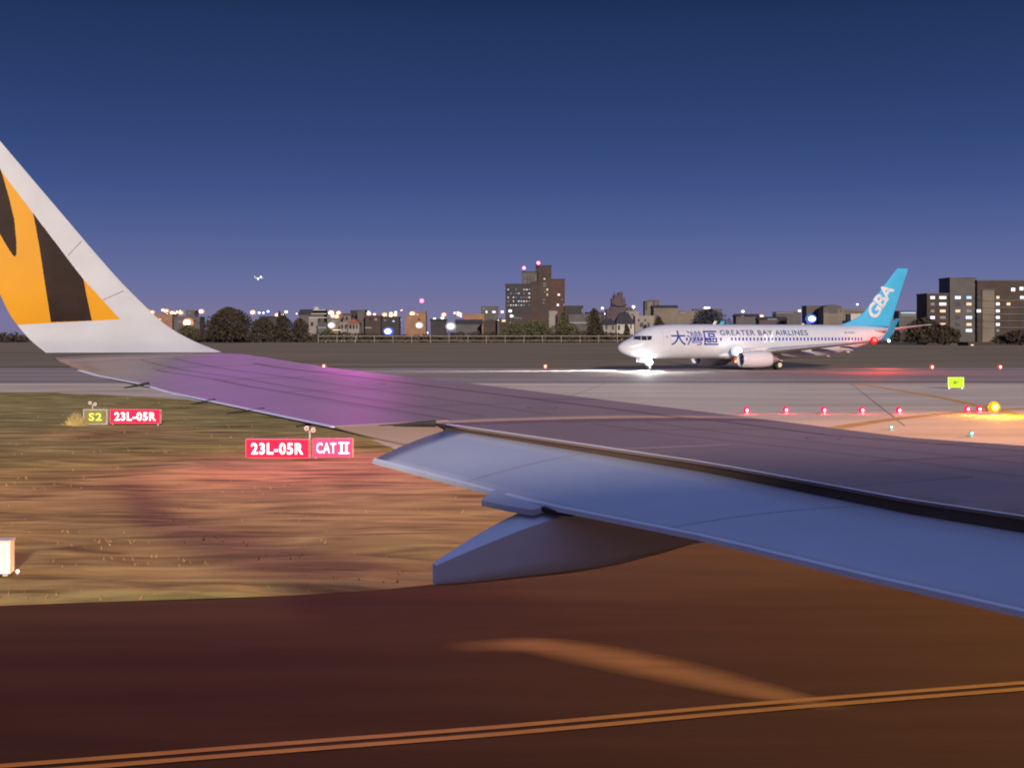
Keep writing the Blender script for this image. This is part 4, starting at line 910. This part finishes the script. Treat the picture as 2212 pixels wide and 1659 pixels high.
# ------------------------------------------------------------------ lamps over the city
lamp_o = emat('street_lamp_orange', (1, .55, .25), 9); lamp_w = emat('street_lamp_white', (1, .97, .88), 10); lamp_b = emat('street_lamp_blue', (.35, .55, 1), 11); lamp_g = emat('street_lamp_greenish', (.85, 1, .75), 7); lamp_r = emat('mast_red', (1, .08, .20), 8); lamp_p = emat('street_lamp_peach', (1, .72, .5), 8)
GLOW = 30000
HALO = {'street_lamp_orange': emat('halo_orange', (1, .34, .12), .8), 'street_lamp_white': emat('halo_white', (.55, .50, .50), .9), 'street_lamp_blue': emat('halo_blue', (.08, .20, 1), .9), 'street_lamp_greenish': emat('halo_greenish', (.40, .45, .22), .8), 'street_lamp_peach': emat('halo_peach', (1, .42, .22), .8)}  # halo colours imitating the glow around the bulbs
CORE = {'street_lamp_orange': emat('bulb_orange', (1, .80, .50), 3), 'street_lamp_white': emat('bulb_white', (1, 1, .95), 4), 'street_lamp_blue': emat('bulb_blue', (.8, .9, 1), 4), 'street_lamp_greenish': emat('bulb_greenish', (.95, 1, .8), 3), 'street_lamp_peach': emat('bulb_peach', (1, .92, .82), 4)}
pole_m = mat('lamp_pole', (.12, .10, .09), .7)
def street(px, py, mm, r, Y, label, group, base=726):
    s = Y/FP; z = CAMZ+(722-py)*s; X = (px-1106)*s
    o = empty('street_lamp', (X, Y, 0), 0, label=label, cat='street lamp', group=group)
    mb = MB(); mb.tube((0, 0, 0), (0, 0, z), .16, .10, 8); mb.tube((0, 0, z), (0, -.9, z+.15), .09, .08, 6); mb.build('pole', pole_m, o)
    mb = MB(); mb.ball((0, -1.1, z), r*s*1.25, 14, .8); h_ = mb.build('lamp_head_or_halo', HALO[mm.name], o, smooth=True)  # outer ball puts the lamp's halo into a glowing shape
    mb = MB(); mb.ball((0, -1.1-r*s*.75, z), r*s*.82, 12, .72); mb.build('lamp_bulb', CORE[mm.name], h_, smooth=True)
    if r >= 3.3: lamp('lamp_glow', 'POINT', (0, -1.1-r*s*1.3, z), GLOW*(r/4)**2.2, mm.node_tree.nodes['Principled BSDF'].inputs['Emission Color'].default_value[:3], .5, parent=o)
    return o
o_, w_, b_, g_, p_ = lamp_o, lamp_w, lamp_b, lamp_g, lamp_p
LM0 = [(321, 672, o_, 3.5), (330, 675, o_, 4), (353, 670, o_, 3), (361, 672, o_, 4), (373, 676, o_, 4), (384, 674, o_, 2.6), (392, 676, o_, 4), (351, 687, g_, 4), (373, 685, g_, 3), (376, 699, b_, 4), (407, 697, p_, 8), (422, 675, o_, 4), (436, 673, p_, 4.5), (505, 703, w_, 4.5), (547, 675, p_, 4.5), (561, 676, b_, 2.6), (570, 676, b_, 2.2), (580, 673, b_, 2.6),
    (600, 681, o_, 4.5), (609, 682, o_, 3), (619, 674, w_, 3), (648, 702, b_, 3), (691, 688, g_, 2.8), (689, 696, w_, 3), (716, 676, p_, 5), (732, 676, o_, 4), (720, 683, o_, 4), (728, 684, o_, 4), (717, 703, w_, 6), (751, 711, w_, 2.6), (797, 678, p_, 4), (831, 680, o_, 4), (845, 677, o_, 3), (845, 682, o_, 4), (854, 680, o_, 3.5), (825, 688, w_, 2.6), (862, 691, w_, 3.6), (813, 706, b_, 2.6), (839, 716, b_, 7.5), (882, 693, g_, 2.4), (891, 678, o_, 5), (903, 683, o_, 4.5), (915, 684, o_, 4.5), (906, 703, w_, 6), (923, 719, w_, 2),
    (939, 689, w_, 2.6), (959, 680, o_, 4.2), (956, 687, g_, 3.6), (952, 694, g_, 3.6), (974, 705, w_, 7.5), (992, 679, p_, 4.5), (1031, 708, w_, 3), (1076, 691, w_, 3), (1085, 674, w_, 2.6), (1102, 672, w_, 3), (1105, 683, w_, 3), (1224, 698, b_, 5), (1301, 666, w_, 2.6), (1304, 678, w_, 3), (1368, 663, w_, 3), (1394, 680, w_, 3.2), (1423, 690, g_, 4), (1416, 695, p_, 2.4), (1407, 708, b_, 3), (1523, 666, w_, 3.4), (1530, 666, w_, 3), (1604, 673, w_, 2.8), (1644, 684, o_, 4), (1726, 672, w_, 2.8), (1751, 689, b_, 8), (2090, 726, g_, 4.5), (1851, 658, w_, 2.2)]
RL = random.Random(11)
LM = LM0+[(RL.choice((RL.uniform(325, 432), RL.uniform(556, 760), RL.uniform(780, 1010))), RL.uniform(670, 689), RL.choice((o_, p_, p_, w_)), RL.uniform(1.5, 2.5)) for _ in range(34)]
LM.sort(key=lambda q: q[0])
colname = {lamp_o: 'orange', lamp_w: 'white', lamp_b: 'bluish', lamp_g: 'greenish white', lamp_p: 'peach'}
def where(px):
    if px < 440: return 'beside the winglet'
    if px < 620: return 'around the rounded tree'
    if px < 800: return 'among the left houses'
    if px < 870: return 'above the dark building'
    if px < 1000: return 'in the left yard'
    if px < 1110: return 'at the tower foot'
    if px < 1430: return 'near the jet nose'
    return 'above the white jet'
from collections import Counter
cnt = Counter(); tot = Counter()
for l in LM: tot[(colname[l[2]], where(l[0]))] += 1
ordn = ['first', 'second', 'third', 'fourth', 'fifth', 'sixth', 'seventh', 'eighth', 'ninth', 'tenth', 'eleventh', 'twelfth', 'thirteenth', 'fourteenth', 'fifteenth', 'sixteenth', 'seventeenth', 'eighteenth', 'nineteenth', 'twentieth']
for (px, py, mm, r_) in LM:
    k = (colname[mm], where(px)); cnt[k] += 1
    big = 'large glaring ' if r_ >= 6 else ''
    lab = f"{big}{k[0]} street lamp {k[1]}" + (f", {ordn[cnt[k]-1]} from left" if tot[k] > 1 else '')
    street(px, py, mm, r_*1.25, 830 if r_ >= 6 else 1120, lab, 'street lamps of the town beyond the fence')
for (px, py, Yd, b, lab) in ((911, 653, 1150, 720, 'thin mast topped by a single red light left of the tower'),):
    s = Yd/FP; o = empty('radio_mast', ((px-1106)*s, Yd, 0), 0, label=lab, cat='mast'); z = CAMZ+(722-py)*s
    mb = MB(); mb.tube((0, 0, 0), (0, 0, z), .35, .12, 6); mb.build('mast', pole_m, o); bulb('red_lamp', (0, 0, z+1), 1.5, lamp_r, o)
for (px, y0, y1, lab) in ((409, 660, 676, 'short aerial on the roof at the far left skyline'), (883, 664, 680, 'thin aerial rising left of the red topped mast'), (1858, 656, 672, 'thin aerial just left of the tail fin')):
    s = 1000/FP; o = empty('aerial', ((px-1106)*s, 1000, 0), 0, label=lab, cat='aerial'); z = CAMZ+(722-y0)*s
    mb = MB(); mb.tube((0, 0, 0), (0, 0, z), .22, .08, 6); mb.build('pole', pole_m, o); mb = MB(); mb.box(-1.4, 1.4, -.05, .05, z-.9, z-.7); mb.box(-.9, .9, -.05, .05, z-1.7, z-1.5); mb.build('crossbar', pole_m, o)
# distant aircraft in the sky
pA = at(560, 601, 2600); o = empty('distant_aircraft', pA, .6, label='tiny pair of white lights of an aircraft high in the left sky', cat='aircraft')
mb = MB(); mb.lathe([(-9, .1), (-7, 1), (5, 1), (9, .3)], (0, 0, 0), 'x', 10); mb.build('fuselage', M['white'], o); mb = MB(); mb.add([(-2, -9, 0), (2, 0, 0), (-2, 9, 0), (-4, 0, .2)], [(0, 1, 2, 3)]); mb.add([(-9, 0, 0), (-6, 0, 0), (-8, 0, 4), (-9.5, 0, 4)], [(0, 1, 2, 3)]); mb.build('wing', M['white'], o)
for (dx, dz) in ((2, 2), (-3, -1.5)): bulb('light', (dx, -2, dz), 1.6, emat('aircraft_white_light', (.9, .95, 1), 2), o)
# ------------------------------------------------------------------ trees
leaf_d = mat('foliage_dark', (.022, .018, .011), .9, scale=.5, col2=(.065, .048, .03)); leaf_g = mat('foliage_green', (.045, .05, .025), .9, scale=.5, col2=(.11, .10, .05)); leaf_b = mat('foliage_bluish', (.025, .028, .04), .9, scale=.4, col2=(.05, .052, .065)); bark = mat('bark', (.06, .045, .035), .9)
def crown_mesh(w, h, d, n, leaf, rnd, z0=0, power=.6):
    v = []; f = []
    for k in range(n):
        th = rnd.uniform(0, 2*PI); u = rnd.random()**.5; zz = rnd.random()
        prof = (1-zz**2.2)**.5; lump = 1+.22*math.sin(3*th+zz*5)+.13*math.sin(7*th+2+zz*9)
        x = math.cos(th)*u*prof*w/2*lump; y = math.sin(th)*u*prof*d/2*lump; z = z0+zz*h*(1+.06*math.sin(4*th))
        a = Vector((rnd.gauss(0, 1), rnd.gauss(0, 1), rnd.gauss(0, 1))).normalized(); b = a.orthogonal().normalized(); c = a.cross(b); s_ = leaf*rnd.uniform(.5, 1.3); i = len(v); p = Vector((x, y, z))
        v += [p+b*s_, p+c*s_*.7, p-b*s_, p-c*s_*.7]; f.append((i, i+1, i+2, i+3))
    return v, f
def tree(px0, px1, pyt, Y, label, m=leaf_d, n=2200, base=None, group=None, name='tree', leaf=.55):
    s = Y/FP; W = (px1-px0)*s; Ht = CAMZ+(722-pyt)*s; o = empty(name, ((px0+px1)/2*s-1106*s, Y, 0), R.uniform(0, 6), label=label, cat='tree', group=group); z0 = Ht*.12
    v, f = crown_mesh(W, Ht-z0, W*.8, n, leaf, R, z0); mesh_obj('crown', v, f, m, o)
    mb = MB(); mb.tube((0, 0, -.3), (W*.03, 0, Ht*.5), W*.03+.2, W*.012+.1, 8); mb.tube((W*.02, 0, Ht*.3), (W*.22, .5, Ht*.6), .25, .1, 6); mb.tube((W*.02, 0, Ht*.3), (-W*.2, -.5, Ht*.62), .25, .1, 6); mb.build('trunk', bark, o)
    return o
tree(432, 552, 668, 760, 'broad rounded dark tree dominating the skyline right of the winglet', n=9000, leaf=.6)
TT = [(536, 600, 688, 'dark tree just right of the broad rounded tree', leaf_d), (585, 640, 684, 'dark spreading tree left of the stepped villa', leaf_d), (625, 672, 690, 'dark tree in front of the stepped villa', leaf_d), (595, 612, 676, 'slim dark tree behind the orange lamp pair', leaf_d),
      (1080, 1140, 700, 'low green tree below the tower block on its left', leaf_g), (1120, 1200, 694, 'wide green tree directly below the tower block', leaf_g), (1185, 1262, 699, 'rounded green tree in front of the grey warehouse', leaf_g), (1204, 1234, 676, 'grey green tree between tower and warehouse', leaf_g), (1250, 1320, 712, 'low brown green tree right of the warehouse end', leaf_d),
      (1345, 1362, 703, 'small dark tree against the pale villa wall', leaf_d), (1386, 1402, 704, 'narrow dark tree just above the jet nose', leaf_d), (1408, 1440, 688, 'bushy dark tree left of the beige hall', leaf_d), (1476, 1586, 671, 'large bluish black rounded tree above the jet lettering', leaf_b),
      (1950, 2050, 690, 'sloping dark tree right of the tail fin', leaf_d), (2000, 2080, 705, 'dark tree in front of the apartment block', leaf_d), (1265, 1302, 670, 'dark tree crown behind the warehouse roof', leaf_d), (380, 432, 704, 'olive shrubby tree below the bright left lamp', leaf_g), (690, 725, 712, 'olive shrub below the parapet building', leaf_g), (2150, 2260, 716, 'dark tree low at the right frame edge', leaf_d)]
for (a, b, t, lab, m) in TT: tree(a, b, t, 800 if b < 1900 else 590, lab, m, n=int(900+28*(b-a)), group='trees along the airfield boundary')
# scrub belt behind the fence
v = []; f = []
for i in range(15000):
    X = R.uniform(-330, 420); Y = R.uniform(775, 812); hh = 4.2+2.6*noise.noise(Vector((X*.03, Y*.05, 0)))+1.2*noise.noise(Vector((X*.15, Y*.1, 3)))
    if X > 160: hh += 1.2
    p = Vector((X, Y, R.random()*max(.6, hh))); a = Vector((R.gauss(0, 1), R.gauss(0, 1), R.gauss(0, 1))).normalized(); b = a.orthogonal().normalized(); c = a.cross(b); q = R.uniform(.5, 1.2); k = len(v)
    v += [p+b*q, p+c*q*.7, p-b*q, p-c*q*.7]; f.append((k, k+1, k+2, k+3))
mesh_obj('scrub', v, f, leaf_d, kind='stuff', label='dark scrub growing along the far boundary', cat='scrub')
# dry grass tufts on the verge
v = []; f = []
def in_grass(x, y): return inside(gv, x, y)
n_ = 0
while n_ < 1500:
    t = R.random()**1.6; y = 24+(100-24)*t; x = R.uniform(-.36*y, .02*y+3)
    if not in_grass(x, y) or noise.noise(Vector((x*.35, y*.6, 0))) < -.12+R.uniform(-.2, .2): n_ += .2; continue
    n_ += 1; h = R.uniform(.0, .05); a = R.uniform(0, PI); d = Vector((math.cos(a), math.sin(a), 0))*R.uniform(.015, .035); tip = Vector((x+R.uniform(-.09, .09), y+R.uniform(-.05, .05), h+.08)); k = len(v)
    v += [Vector((x, y, .02))-d, Vector((x, y, .02))+d, tip]; f.append((k, k+1, k+2))
mesh_obj('dry_grass', v, f, mat('grass_blades', (.28, .16, .06), .9, scale=.6, col2=(.50, .30, .12)), kind='stuff', label='dry brown grass covering the verge around the signs', cat='grass')
# straw tuft beside the S2 sign
g0 = gnd(164, 922); v = []; f = []
for i in range(500):
    x, y = R.gauss(0, .22), R.gauss(0, .15); h = R.uniform(.25, .75)*math.exp(-(x*x)/.12); k = len(v); d = Vector((.012, .006, 0))
    v += [Vector((x, y, 0))-d, Vector((x, y, 0))+d, Vector((x*1.6+R.gauss(0, .05), y*1.5, h))]; f.append((k, k+1, k+2))
o = mesh_obj('grass_clump', v, f, mat('straw', (.5, .38, .15), .8)); o.location = g0; tag(o, 'straw coloured grass clump left of the S2 sign', 'grass clump')
